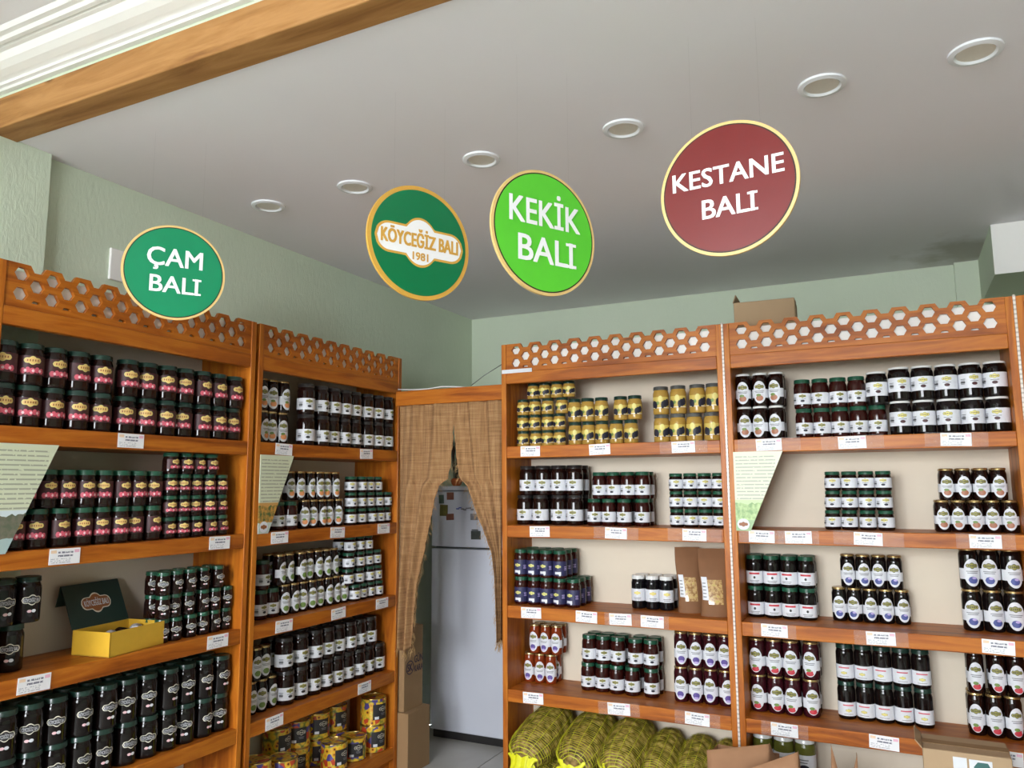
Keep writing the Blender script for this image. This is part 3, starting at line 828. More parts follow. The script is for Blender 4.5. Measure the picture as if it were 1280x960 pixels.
# ------------------------------------------------------------------ round hanging signs
plain('sign_rim', rgb(232, 196, 128), 0.4); plain('sign_rim_gold', rgb(222, 170, 74), 0.4)
plain('sign_line', rgb(44, 32, 18), 0.5)
plain('sign_pine', rgb(14, 138, 92), 0.32, 0.02); plain('sign_brand', rgb(0, 120, 72), 0.32, 0.02); plain('sign_lime', rgb(92, 206, 52), 0.32, 0.02); plain('sign_red', rgb(116, 28, 26), 0.32, 0.02)
plain('sign_white', rgb(250, 250, 250), 0.4, 0.01)
plain('nylon_line', rgb(200, 200, 200), 0.3, 0.02, 4.0, alpha=0.12)
def disc(r, y0, y1, mat, name):
    mb = MB().lathe([(r, y0), (r, y1)], 96)
    mb.v = [(x, z, y) for x, y, z in mb.v]
    mb.f = [tuple(reversed(f)) for f in mb.f]
    return mb.mesh(name, mat, True)
def serif_i(me, right, cap, zc, thick):
    """give the closing capital I its slab serifs"""
    bm = bmesh.new(); bm.from_mesh(me)
    w = thick
    for z in (zc + cap / 2 - thick * 0.36, zc - cap / 2 + thick * 0.36):
        q = [bm.verts.new((x, me.vertices[0].co.y, zz)) for x, zz in ((right - 2.0 * w, z - thick * 0.36), (right + 1.0 * w, z - thick * 0.36), (right + 1.0 * w, z + thick * 0.36), (right - 2.0 * w, z + thick * 0.36))]
        bm.faces.new(q)
    bm.to_mesh(me); bm.free()
    return me
def sign(D, cx, cy, cz, yaw, face, rim, rows, label, name):
    q = D / 0.40; cx, cy, cz = cx * q, cy * q, cz * q
    o = empty(name, (cx, cy, EYE + cz), yaw)
    tag(o, label, 'sign', 'round hanging signs')
    R = D / 2
    obj('rim', disc(R, -0.004, 0.004, rim, 'rim'), o)
    if rim == 'sign_rim':
        obj('inner_line', disc(R * 0.955, -0.0046, -0.0030, 'sign_line', 'inner_line'), o)
        obj('face', disc(R * 0.935, -0.0052, -0.0030, face, 'face'), o)
    else:
        obj('face', disc(R * 0.925, -0.0052, -0.0030, face, 'face'), o)
        for W, mat, y in ((0.435, rim, -0.0060), (0.412, 'sign_white', -0.0066)):
            fn = cloud(W * D, (0.135 if mat == rim else 0.115) * D, 0.40, 1.62 if mat == rim else 1.72)
            mb = MB(); n = 48
            for i in range(n + 1):
                u = (-1 + 2 * i / n) * W * D * 0.9999
                mb.v += [(u, y, -fn(u)), (u, y, fn(u))]
            for i in range(n):
                mb.f.append((2 * i, 2 * i + 2, 2 * i + 3, 2 * i + 1)); mb.mi.append(0)
            obj('emblem', mb.mesh('emblem', mat), o)
    for body, w, hgt, zc, mat, serif in rows:
        me = text_mesh('lettering', body, mat, w * D, hgt * D, 0.0074, 0.03 if mat != 'sign_white' else 0.016)
        if serif:
            xs = [v.co.x for v in me.vertices]
            serif_i(me, max(xs), hgt * D, 0, hgt * D * 0.17)
        obj('lettering', me, o, (0, 0, zc * D))
    for s in (-1, 1):
        x = s * R * 0.5; zt = math.sqrt(R * R - x * x)
        obj('hanging_line', MB().tube([(x, 0, zt), (x, 0, CEIL - EYE - cz)], 0.00018, 4).mesh('hanging_line', 'nylon_line'), o)
sign(0.31, -2.641, 2.18, 0.886, 1.019, 'sign_pine', 'sign_rim', [('ÇAM', .53, .185, .150, 'sign_white', 0), ('BALI', .46, .17, -.135, 'sign_white', 1)], 'round dark green sign reading ÇAM BALI, leftmost', 'hanging_sign')
sign(0.34, -1.424, 2.165, 0.828, 1.107, 'sign_brand', 'sign_rim_gold', [('KÖYCEĞİZ BALI', .75, .115, .012, 'sign_rim_gold', 0), ('1981', .15, .065, -.125, 'sign_rim_gold', 0)], 'round green sign with white and gold emblem reading KÖYCEĞİZ BALI 1981', 'hanging_sign')
sign(0.34, -0.944, 2.139, 0.782, 1.06, 'sign_lime', 'sign_rim', [('KEKİK', .68, .20, .145, 'sign_white', 0), ('BALI', .52, .20, -.15, 'sign_white', 1)], 'round bright lime green sign reading KEKİK BALI', 'hanging_sign')
sign(0.34, -0.390, 2.198, 0.848, -0.086, 'sign_red', 'sign_rim', [('KESTANE', .80, .135, .105, 'sign_white', 0), ('BALI', .37, .14, -.135, 'sign_white', 1)], 'round dark red sign reading KESTANE BALI, rightmost', 'hanging_sign')

# ------------------------------------------------------------------ ceiling spots
plain('spot_lens', rgb(226, 222, 210), 0.3)
ring = MB().lathe([(0.046, 0.0), (0.048, -0.006), (0.052, -0.009), (0.066, -0.006), (0.0665, 0.0)], 40, 0, 0, 0, False).mesh('trim_ring', 'white_gloss', True)
lens = MB().lathe([(0.0465, 0.0), (0.0465, -0.003)], 40).mesh('lens', 'spot_lens', True)
for i, x in enumerate((-2.240, -1.802, -1.248, -0.726, -0.128, 0.255)):
    o = empty('ceiling_spot', (x, 2.288, CEIL)); tag(o, f'recessed round ceiling spot, {ORD[i]} from left in the diagonal row', 'spotlight', 'recessed ceiling spots')
    obj('trim_ring', ring, o); obj('lens', lens, o)
pl_ = tag(empty('wall_plate', (LEFT, 1.895, EYE + 0.83)), 'square white cover plate on left wall partly behind the pine-green sign', 'cover plate')
bevel(obj('plate', boxm('plate', 0.0, 0.012, -0.055, 0.055, -0.06, 0.06, 'white_paint'), pl_), 0.003)
for z in (-0.045, 0.045):
    sm = MB().lathe([(0.004, 0.0), (0.004, 0.002)], 10); sm.v = [(0.012 + zz, xx, yy + z) for xx, yy, zz in sm.v]
    obj('screw', sm.mesh('screw', 'lid_grey'), pl_)

# ------------------------------------------------------------------ sunflower tins in the lowest bay of the far left unit
k = NT('sunflower_print'); v = k.coords((1, 1, 1))
vo = k.n('ShaderNodeTexVoronoi'); vo.inputs['Scale'].default_value = 42.0; k.l(v, vo.inputs['Vector'])
c = k.ramp(vo.outputs['Distance'], [(0.0, rgb(70, 40, 20)), (0.16, rgb(120, 60, 20)), (0.24, rgb(226, 150, 30)), (0.55, rgb(232, 196, 60)), (0.8, rgb(110, 120, 50))])
sc_ = k.n('ShaderNodeSeparateColor'); k.l(vo.outputs['Color'], sc_.inputs[0])
c = k.mix(k.math('GREATER_THAN', sc_.outputs[0], 0.84), c, rgb(84, 70, 140))
c = k.mix(k.math('GREATER_THAN', sc_.outputs[1], 0.86), c, rgb(196, 70, 40))
k.base(c); k.set(rough=0.3, coat=0.3)
M['sunflower_print'] = k.m
enamel('tin_gold', rgb(206, 176, 104), 0.22, 0.9)
TIN = {}
def tin(r, h, loc, rz, label, group='sunflower tins', cap=True):
    if (r, h) not in TIN:
        body = MB().lathe([(r * 0.97, 0.003), (r, 0.005), (r, h - 0.005), (r * 0.97, h - 0.003)], 32).mesh('tin_body', 'sunflower_print', True)
        rims = []
        for z0, z1 in ((0.0, 0.006), (h - 0.006, h)):
            rims.append(MB().lathe([(r * 0.98, z0), (r * 1.015, z0 + 0.001), (r * 1.015, z1 - 0.001), (r * 0.985, z1)] + ([(r * 0.94, z1), (r * 0.93, z1 - 0.006), (r * 0.3, z1 - 0.006)] if z0 > 0 else []), 32).mesh('rim', 'tin_gold', True))
        pan = MB().strip(-r * 0.62, r * 0.62, lambda u: h * 0.22, lambda u: h * 0.78, r, 0.0008, 0, 12).mesh('panel', 'ink_black', 'all')
        p = Print(r)
        p.emblem(r * 0.34, h * 0.60, 'paper_cream', 'ink_black', 'paper_cream', r * 0.2)
        p.rect(r * 0.16, h * 0.05, h * 0.29, 'paper_white', -r * 0.32)
        p.lines(r * 0.2, h * 0.44, 2, h * 0.05, 'ink_grey', r * 0.2)
        TIN[(r, h)] = (body, rims, pan, p.mesh('print'))
    body, rims, pan, pr = TIN[(r, h)]
    o = empty('honey_tin', loc, rz); tag(o, label, 'tin', group)
    obj('tin_body', body, o)
    for rm in rims:
        obj('rim', rm, o)
    pn = obj('panel', pan, o); obj('print', pr, pn)
z5 = SHELF[5]
def tin_at(x, d, z, r, h, yaw, label):
    loc, rz = place('L', x, d, z)
    tin(r, h, loc, rz + math.radians(yaw), label)
tin_at(3.235, 0.075, z5, 0.062, 0.125, -25, 'tall sunflower tin at the right end of the lowest bay, bottom of two')
tin_at(3.235, 0.075, z5 + 0.125, 0.062, 0.125, -20, 'tall sunflower tin at the right end of the lowest bay, top of two')
tin_at(2.955, 0.085, z5, 0.060, 0.120, -10, 'open-rimmed sunflower tin in front, middle of the lowest bay')
tin_at(3.095, 0.085, z5, 0.060, 0.105, -40, 'gold-rimmed black-panelled tin beside the tall tin stack')
tin_at(2.470, 0.085, z5, 0.060, 0.185, -30, 'dark gold-rimmed tin at the left end of the lowest bay')
tin_at(2.620, 0.085, z5, 0.064, 0.150, -45, 'wide gold-rimmed tin second from left in the lowest bay')
for i, (x, hh) in enumerate(((2.715, .115), (2.84, .115), (2.975, .115), (3.10, .115))):
    for s in range(2):
        if x + 0.06 > 3.30:
            continue
        tin_at(x, 0.205, z5 + s * hh, 0.060, hh, (-5, -40, -30, -10)[i], f'sunflower tin at the back of the lowest bay, {ORD[i]} from left, {("lower", "upper")[s]} one')

# ------------------------------------------------------------------ open gift box on the third shelf of the near left unit
plain('gift_gold', rgb(216, 170, 52), 0.42); plain('gift_inside', rgb(190, 150, 60), 0.6); plain('gift_green', rgb(38, 58, 52), 0.5)
g = empty('gift_box', (-2.389, 1.829, EYE + SHELF[3]), math.radians(98.3))
tag(g, 'open yellow gift box with dark green lid on third shelf', 'gift box')
W2, D2, Hh = 0.118, 0.078, 0.078
for nm, x0, x1, y0, y1 in (('front_side', -W2, W2, -D2, -D2 + 0.003), ('back_side', -W2, W2, D2 - 0.003, D2), ('left_side', -W2, -W2 + 0.003, -D2, D2), ('right_side', W2 - 0.003, W2, -D2, D2)):
    obj(nm, boxm(nm, x0, x1, y0, y1, 0, Hh, 'gift_gold'), g)
obj('bottom', boxm('bottom', -W2, W2, -D2, D2, 0, 0.003, 'gift_inside'), g)
ang = math.radians(24); lid_h = 0.150
lid = MB()
yb, zb = D2, Hh
yt, zt = yb + lid_h * math.sin(ang), zb + lid_h * math.cos(ang)
lid.v = [(x, y + e * math.cos(ang), z - e * math.sin(ang)) for e in (0, 0.003) for x, y, z in ((-W2, yb, zb), (W2, yb, zb), (W2, yt, zt), (-W2, yt, zt))]
lid.f = [(0, 1, 2, 3), (7, 6, 5, 4), (0, 4, 5, 1), (1, 5, 6, 2), (2, 6, 7, 3), (3, 7, 4, 0)]; lid.mi = [0] * 6
lo_ = obj('lid', lid.mesh('lid', 'gift_green'), g)
fl = MB()
fl.v = [(x, y + e, z) for e in (0, 0.003) for x, y, z in ((-W2, yt + 0.018, zt - 0.068), (W2, yt + 0.018, zt - 0.068), (W2, yt + 0.002, zt), (-W2, yt + 0.002, zt))]
fl.f = lid.f; fl.mi = [0] * 6
obj('lid_flap', fl.mesh('lid_flap', 'gift_green'), lo_)
def on_lid(me):
    """lay a flat x-z mesh on the slanted lid"""
    cz = lid_h * 0.52
    for vv in me.vertices:
        s = vv.co.z + cz
        vv.co = (vv.co.x, yb + s * math.sin(ang) + vv.co.y * math.cos(ang), zb + s * math.cos(ang) - vv.co.y * math.sin(ang))
    return me
def cloud_flat(W, H, y, mat):
    fn = cloud(W, H, 0.45, 1.6); mb = MB(); n = 36
    for i in range(n + 1):
        u = (-1 + 2 * i / n) * W * 0.9999
        mb.v += [(u, y, -fn(u)), (u, y, fn(u))]
    for i in range(n):
        mb.f.append((2 * i, 2 * i + 2, 2 * i + 3, 2 * i + 1)); mb.mi.append(0)
    return mb.mesh('emblem', mat)
em = obj('emblem', on_lid(cloud_flat(0.062, 0.022, -0.0010, 'paper_cream')), lo_)
obj('emblem', on_lid(cloud_flat(0.058, 0.019, -0.0016, 'ink_brown')), lo_)
obj('lettering', on_lid(text_mesh('lettering', 'KÖYCEĞİZ BALI', 'paper_white', 0.100, 0.020, 0.0022, 0.01)), lo_)
for i, x in enumerate((-0.055, 0.01, 0.07)):
    jm = MB().lathe([(0.022, -0.03), (0.024, -0.028), (0.024, 0.028), (0.022, 0.03)], 18)
    jm.v = [(zz, yy, xx) for xx, yy, zz in jm.v]
    o = obj('gift_jar', jm.mesh('gift_jar', ('paper_white', 'honey_dark', 'paper_white')[i], True), None)
    o.location = g.matrix_basis @ Vector((x, -0.02 + 0.01 * i, 0.0455)); o.rotation_euler = (0, 0, g.rotation_euler[2] + math.radians((50, 80, 40)[i]))
    tag(o, ('small white-labelled jar lying at the left inside the gift box', 'small dark jar lying in the middle of the gift box', 'small white-labelled jar lying at the right inside the gift box')[i], 'jar', 'jars in the gift box')

# ------------------------------------------------------------------ kraft pouches on the third shelf of the back left unit
plain('kraft', rgb(132, 90, 58), 0.75, 0.08, 25.0); plain('kraft_dark', rgb(132, 92, 58), 0.75, 0.08, 25.0)
k = NT('pouch_window'); v = k.coords((1, 1, 1))
k.base(k.ramp(k.noise(v, 90.0, 2.0), [(0.35, rgb(150, 110, 66)), (0.55, rgb(206, 172, 120)), (0.7, rgb(190, 176, 96))])); k.set(rough=0.15, coat=0.6)
M['pouch_window'] = k.m
def pouch(x, d, w, h, yaw, label, lean):
    loc, rz = place('R', x, d, SHELF[3]); o = empty('kraft_pouch', loc, rz + math.radians(yaw)); tag(o, label, 'pouch', 'kraft pouches')
    def prof(v_):
        return 0.036 * (1 - v_) ** 0.8 * (1 if v_ < 0.93 else 0.6) + 0.0012
    def surf(u, v_):
        a = 2 * math.pi * u
        x_ = math.cos(a) * w / 2 * (1 - 0.04 * math.sin(math.pi * v_))
        y_ = math.copysign(abs(math.sin(a)) ** 0.8, math.sin(a)) * prof(v_)
        return (x_ + 0.004 * math.sin(6 * v_), y_ + lean * v_ * v_, v_ * h)
    obj('bag', MB().grid(surf, 40, 16, 0, True).mesh('bag', 'kraft', 'all'), o)
    wn = MB().grid(lambda u, t: (lambda q: (q[0], q[1] - 0.0012, q[2]))(surf(0.5 + 0.25 + (u - 0.5) * 0.17, 0.18 + 0.36 * t)), 10, 10)
    obj('window', wn.mesh('window', 'pouch_window', 'all'), o)
    lb_ = MB().grid(lambda u, t: (lambda q: (q[0] * 1.005, q[1] - 0.0022, q[2]))(surf(0.5 + 0.07 + u * 0.095, 0.24 + 0.34 * t)), 6, 8)
    lo2 = obj('label', lb_.mesh('label', 'paper_white', 'all'), o)
    pr = MB()
    for i in range(5):
        pr.grid(lambda u, t, i=i: (lambda q: (q[0] * 1.005, q[1] - 0.0028, q[2]))(surf(0.5 + 0.085 + u * 0.055, 0.28 + 0.05 * i + 0.015 * t)), 3, 1)
    obj('print', pr.mesh('print', 'ink_grey'), lo2)
pouch(-0.832, 0.155, 0.105, 0.268, 20, 'brown kraft pouch with clear window, left of the two beside the upright', 0.05)
pouch(-0.716, 0.105, 0.120, 0.268, 14, 'brown kraft pouch with clear window, against the right upright', 0.06)

# ------------------------------------------------------------------ yellow net sacks of walnuts in the lowest bay of the back left unit
k = NT('sack_nuts'); v = k.coords((1, 1, 1))
vo = k.n('ShaderNodeTexVoronoi'); vo.inputs['Scale'].default_value = 34.0; k.l(v, vo.inputs['Vector'])
k.base(k.ramp(vo.outputs['Distance'], [(0.0, rgb(176, 146, 92)), (0.45, rgb(140, 112, 58)), (0.8, rgb(78, 66, 26))])); k.set(rough=0.7)
k.bump(k.math('SUBTRACT', 1.0, vo.outputs['Distance']), 0.8, 0.02)
M['sack_nuts'] = k.m
plain('net_yellow', rgb(190, 186, 42), 0.5, 0.1); plain('net_bright', rgb(226, 222, 30), 0.5, 0.12, 60.0)
def sack(a, b, w, th, label, seed, neck=True):
    a, b = Vector((a[0], a[1], EYE + a[2])), Vector((b[0], b[1], EYE + b[2]))
    ax = (b - a); L = ax.length; ax.normalize()
    sx = ax.cross(Vector((0, 0, 1))).normalized(); up = sx.cross(ax).normalized()
    if up.z < 0: up = -up
    c0 = (a + b) / 2
    o = empty('walnut_sack', (c0.x, c0.y, c0.z)); tag(o, label, 'sack', 'yellow net sacks')
    def surf(u, v_, off=0.0):
        s = -1 + 2 * v_
        prof = max(0.0, 1 - abs(s) ** 3.2) ** 0.42
        an = 2 * math.pi * u
        p = ax * (s * L / 2) + sx * (math.cos(an) * (w / 2 + off) * prof) + up * (math.sin(an) * (th / 2 + off) * prof)
        n_ = noise.voronoi((p + Vector((seed, 0, 0))) * 30)[0][0]
        return p * (1 + 0.0) + (sx * math.cos(an) + up * math.sin(an)) * (0.010 * (0.5 - n_))
    obj('nut_filling', MB().grid(surf, 44, 40, 0, True).mesh('nut_filling', 'sack_nuts', 'all'), o)
    net = MB()
    for i in range(1, 38):
        vv = i / 38
        net.grid(lambda u, t, vv=vv: surf(u, vv + 0.006 * (t - 0.5) + 0.012 * math.sin(6.28 * u + seed), 0.006), 44, 1, 0, True)
    for i in range(14):
        uu = i / 14
        net.grid(lambda u, t, uu=uu: surf(uu + 0.004 * (t - 0.5), 0.02 + 0.96 * u, 0.0055), 30, 1)
    nt = obj('net', net.mesh('net', 'net_yellow'), o); nt['kind'] = 'stuff'
    # seam ridge along one flank
    obj('seam', MB().tube([surf(0.04, 0.03 + 0.94 * i / 20, 0.008) for i in range(21)], 0.0055, 6).mesh('seam', 'net_yellow', 'all'), o)
    if neck:
        e = ax * (L / 2 * 0.93)
        def nk(u, t):
            an = 2 * math.pi * u
            rr = (0.052 - 0.075 * t + 0.085 * t * t) * (1 + 0.22 * math.sin(an * 7 + seed))
            q = e + ax * (0.005 + 0.035 * t) - Vector((0, 0, 0.085 * t * t + 0.02 * t)) + sx * (math.cos(an) * rr * 1.25) + Vector((0, 0, 1)) * (math.sin(an) * rr * 0.7)
            return q
        obj('tied_neck', MB().grid(nk, 42, 8, 0, True).mesh('tied_neck', 'net_bright', 'all'), o)
SK = [((-1.455, 3.45, -1.030), (-1.505, 3.11, -1.150), .205, .17), ((-1.258, 3.45, -1.030), (-1.275, 3.10, -1.150), .195, .17), ((-1.080, 3.45, -1.035), (-1.105, 3.12, -1.155), .185, .165),
      ((-0.945, 3.47, -1.075), (-0.955, 3.16, -1.190), .150, .155), ((-0.810, 3.47, -1.085), (-0.815, 3.17, -1.190), .150, .155), ((-0.705, 3.47, -1.09), (-0.700, 3.20, -1.185), .110, .15)]
for i, (a, b, w, th) in enumerate(SK):
    sack(a, b, w, th, f'yellow net sack of walnuts, {ORD[i]} from left in the lowest bay', i * 3.7, i < 3)
for i, x in enumerate((-1.45, -1.22, -0.99, -0.77)):
    sack((x, 3.44, -1.195), (x - 0.02, 3.08, -1.265), .21, .125, f'yellow net sack underneath the others, {ORD[i]} from left', 40 + i * 2.3, i < 2)

# ------------------------------------------------------------------ paper bags, cartons
plain('paper_brown', rgb(156, 114, 82), 0.8, 0.08, 14.0); plain('cardboard', rgb(178, 150, 118), 0.85, 0.06, 8.0); plain('cardboard_dark', rgb(150, 118, 82), 0.85, 0.06, 8.0)
def paper_bag(loc, w, d, h, rz, label, cuts):
    o = empty('paper_bag', loc, rz); tag(o, label, 'paper bag', 'brown paper bags')
    def wall(name, p0, p1, h0, h1, peak):
        mb = MB()
        def f(u, t):
            x = p0[0] + (p1[0] - p0[0]) * u; y = p0[1] + (p1[1] - p0[1]) * u
            top = h0 + (h1 - h0) * u + peak * math.sin(math.pi * u)
            nz_ = 0.006 * noise.noise(Vector((x * 14 + loc[0] * 9, y * 14, t * 4)))
            return (x + nz_, y + nz_ - 0.012 * t * t * (1 if name == 'front_side' else 0), top * t)
        mb.grid(f, 12, 10)
        ob = obj(name, mb.mesh(name, 'paper_brown', 'all'), o)
        m = ob.modifiers.new('thick', 'SOLIDIFY'); m.thickness = 0.0015
        return ob
    c_ = [(-w / 2, -d / 2), (w / 2, -d / 2), (w / 2, d / 2), (-w / 2, d / 2)]
    for nm, a, b, i in (('front_side', 0, 1, 0), ('right_side', 1, 2, 1), ('back_side', 2, 3, 2), ('left_side', 3, 0, 3)):
        wall(nm, c_[a], c_[b], h + cuts[i][0], h + cuts[i][1], cuts[i][2])
    obj('bottom', boxm('bottom', -w / 2, w / 2, -d / 2, d / 2, 0.0, 0.002, 'paper_brown'), o)
    return o
paper_bag((-0.572, 3.03, 0.0), 0.222, 0.15, 0.445, math.radians(-2), 'open brown paper bag standing before the net sacks', [(0.004, 0.058, 0.0), (0.058, -0.02, -0.02), (-0.02, -0.02, 0.0), (-0.02, 0.004, -0.01)])
paper_bag((-0.455, 2.88, 0.0), 0.19, 0.12, 0.42, math.radians(3), 'open brown paper bag nearest the camera with slanted rim', [(0.02, 0.108, 0.0), (0.108, -0.03, -0.02), (-0.03, -0.03, 0.0), (-0.03, 0.02, -0.01)])
paper_bag((-0.235, 3.02, 0.0), 0.085, 0.08, 0.385, math.radians(10), 'narrow brown paper bag with two pointed corners', [(0.134, 0.115, -0.12), (0.115, 0.0, -0.05), (0.0, 0.0, 0.0), (0.0, 0.134, -0.05)])
def carton(loc, w, d, h, rz, label, mat='cardboard', flap=None):
    o = empty('cardboard_box', loc, rz); tag(o, label, 'box', 'cardboard boxes')
    bevel(obj('body', boxm('body', -w / 2, w / 2, -d / 2, d / 2, 0, h, mat), o), 0.004)
    obj('tape', boxm('tape', -w / 2 * 1.002, w / 2 * 1.002, -0.022, 0.022, h - 0.06, h + 0.0012, 'cardboard_dark'), o)
    if flap:
        mb = MB()
        for s, ln, an in flap:
            x0 = s * w / 2
            mb.quad((x0, -d / 2, h), (x0, d / 2, h), (x0 + s * ln * math.cos(an), d / 2, h + ln * math.sin(an)), (x0 + s * ln * math.cos(an), -d / 2, h + ln * math.sin(an)))
            f_ = obj('flap', mb.mesh('flap', mat), o); mm = f_.modifiers.new('thick', 'SOLIDIFY'); mm.thickness = 0.003
            mb = MB()
    return o
cb = carton((0.137, 3.075, 0.0), 0.25, 0.17, 0.541, 0.0, 'cardboard box with white stickers before the lowest right bay', 'cardboard', [(-1, 0.03, 0.9)])
st_ = obj('sticker', boxm('sticker', -0.039, 0.000, -0.0865, -0.085, 0.482, 0.526, 'paper_white'), cb)
st2 = obj('sticker', boxm('sticker', 0.006, 0.070, -0.0865, -0.085, 0.474, 0.524, 'paper_white'), cb)
plain('ink_teal', rgb(52, 100, 96), 0.5)
hx = outline_mesh('arrow_mark', [[(0.018, 0.502), (0.030, 0.518), (0.058, 0.518), (0.066, 0.502), (0.058, 0.486), (0.030, 0.486)]], 0.0006, 'ink_teal')
o = obj('arrow_mark', hx, st2); o.location = (0, -0.0869, 0)
carton((-0.468, 3.405, EYE + 0.560), 0.245, 0.17, 0.208, math.radians(3), 'brown cardboard box sitting on top of the back right unit', 'cardboard', [(-1, 0.035, 1.9)])
lowc = carton((-2.405, 3.435, 0.0), 0.345, 0.20, 0.292, 0.0, 'plain cardboard box on the floor beside the fridge', 'cardboard_dark')
upc = carton((-2.425, 3.43, 0.292), 0.32, 0.17, 0.40, 0.0, 'cardboard box with dark print stacked on another beside the fridge', 'cardboard_dark')
def to_side(me, x):
    for vv in me.vertices:
        vv.co = (x - vv.co.y, vv.co.x, vv.co.z)
    return me
plain('carton_ink', rgb(52, 36, 56), 0.7)
rg = outline_mesh('print_ring', [[(0.034 * math.cos(t * 0.2618), 0.034 * math.sin(t * 0.2618)) for t in range(24)], [(0.029 * math.cos(t * 0.2618), 0.029 * math.sin(t * 0.2618)) for t in range(24)]], 0.0006, 'carton_ink')
for me_, yy, zz in ((rg, -0.035, 0.205), (text_mesh('lettering', 'SK', 'carton_ink', 0.042, 0.034, 0.0, 0.03), -0.035, 0.205), (text_mesh('lettering', 'GÜN', 'carton_ink', 0.075, 0.034, 0.0, 0.02), 0.043, 0.238), (text_mesh('lettering', 'KARA', 'carton_ink', 0.075, 0.030, 0.0, 0.02), 0.043, 0.192)):
    o = obj('lettering', to_side(me_, 0.0), upc); o.location = (0.161, yy, zz)

# ------------------------------------------------------------------ fridge behind the curtain
FX0, FX1, FY = -2.462, -1.90, 3.90
fr = empty('fridge', ((FX0 + FX1) / 2, FY, 0)); tag(fr, 'white two-door fridge behind the parted burlap curtain', 'fridge')
hw = (FX1 - FX0) / 2
bevel(obj('cabinet', boxm('cabinet', -hw, hw, 0.055, 0.58, 0.03, 1.385, 'fridge_shaded_white'), fr), 0.006)
bevel(obj('lower_door', boxm('lower_door', -hw, hw, 0.0, 0.05, 0.045, 1.045, 'fridge_shaded_white'), fr), 0.008, 3)
bevel(obj('freezer_door', boxm('freezer_door', -hw, hw, 0.0, 0.05, 1.055, 1.372, 'fridge_shaded_white'), fr), 0.008, 3)
bevel(obj('top_cap', boxm('top_cap', -hw - 0.004, hw + 0.004, -0.006, 0.58, 1.376, 1.402, 'fridge_shaded_white'), fr), 0.005)
obj('gasket', boxm('gasket', -hw + 0.006, hw - 0.006, 0.046, 0.056, 0.045, 1.374, 'lid_grey'), fr)
obj('kickplate', boxm('kickplate', -hw + 0.01, hw - 0.01, 0.02, 0.5, 0.0, 0.04, 'lid_dark'), fr)
obj('badge', boxm('badge', -0.012, 0.030, -0.0015, 0.0, 1.15, 1.157, 'lid_grey'), fr)
plain('mag_teal', rgb(90, 110, 100), 0.4, 0.3, 60.0); plain('mag_dark', rgb(70, 76, 72), 0.4, 0.35, 80.0); plain('mag_brown', rgb(130, 80, 62), 0.4, 0.3, 60.0); plain('mag_olive', rgb(110, 104, 46), 0.4, 0.3, 60.0); plain('mag_blue', rgb(70, 84, 170), 0.4, 0.3, 60.0); plain('mag_grey', rgb(130, 126, 130), 0.4, 0.3, 60.0)
for x, z, w, h_, m, lb in ((-2.334, -.056, .046, .042, 'mag_brown', 'reddish rectangular fridge magnet near the top'), (-2.394, -.074, .034, .05, 'mag_teal', 'teal fridge magnet by the left edge'), (-2.377, -.138, .052, .064, 'mag_olive', 'olive green fridge magnet at the left'), (-2.335, -.175, .05, .036, 'mag_brown', 'brownish fridge magnet under the olive one'),
                           (-2.175, -.173, .05, .036, 'mag_grey', 'grey fridge magnet on the right of the freezer door'), (-2.165, -.275, .062, .048, 'mag_dark', 'dark photo magnet low on the freezer door')):
    mo = tag(obj('fridge_magnet', boxm('fridge_magnet', -w / 2, w / 2, -0.004, 0.0, -h_ / 2, h_ / 2, m), None, (x, FY, EYE + z)), lb, 'magnet', 'fridge magnets')
    mo.rotation_euler = (0, random.uniform(-0.06, 0.06), 0); bevel(mo, 0.001)
wm = empty('fridge_magnet', (-2.233, FY, EYE - .128)); tag(wm, 'blue and white wavy lettered fridge magnet', 'magnet', 'fridge magnets')
for i in range(7):
    obj('bead', MB().lathe([(0.001, -0.004), (0.009, -0.003), (0.009, 0.003), (0.001, 0.004)], 10).mesh('bead', 'mag_blue' if i < 2 else 'mag_grey', True), wm, (-0.048 + 0.016 * i, -0.0095, 0.006 * math.sin(i * 1.7)))
# dried bouquet on the fridge
vz = empty('dried_bouquet', (-2.352, FY + 0.10, 1.402)); tag(vz, 'dried reed bouquet in orange pot on top of the fridge', 'bouquet')
plain('pot_orange', rgb(186, 92, 40), 0.6); plain('dry_stem', rgb(58, 48, 38), 0.9)
obj('pot', MB().lathe([(0.020, 0.0), (0.030, 0.012), (0.034, 0.03), (0.028, 0.042), (0.024, 0.045), (0.020, 0.040), (0.016, 0.03)], 20).mesh('pot', 'pot_orange', True), vz)
rb = random.Random(3)
for i in range(26):
    a = rb.uniform(0, 6.28); r0 = rb.uniform(0.0, 0.016); sp_ = rb.uniform(0.005, 0.055); hh = rb.uniform(0.12, 0.27)
    pts = [(math.cos(a) * (r0 + sp_ * t * (1 - 0.5 * t)), math.sin(a) * (r0 + sp_ * t * (1 - 0.5 * t)), 0.03 + hh * t) for t in (0, 0.35, 0.7, 0.85, 1.0)]
    obj('stem', MB().tube(pts, [0.0014, 0.0014, 0.0016, 0.0048, 0.0012], 5).mesh('stem', 'dry_stem', 'all'), vz)

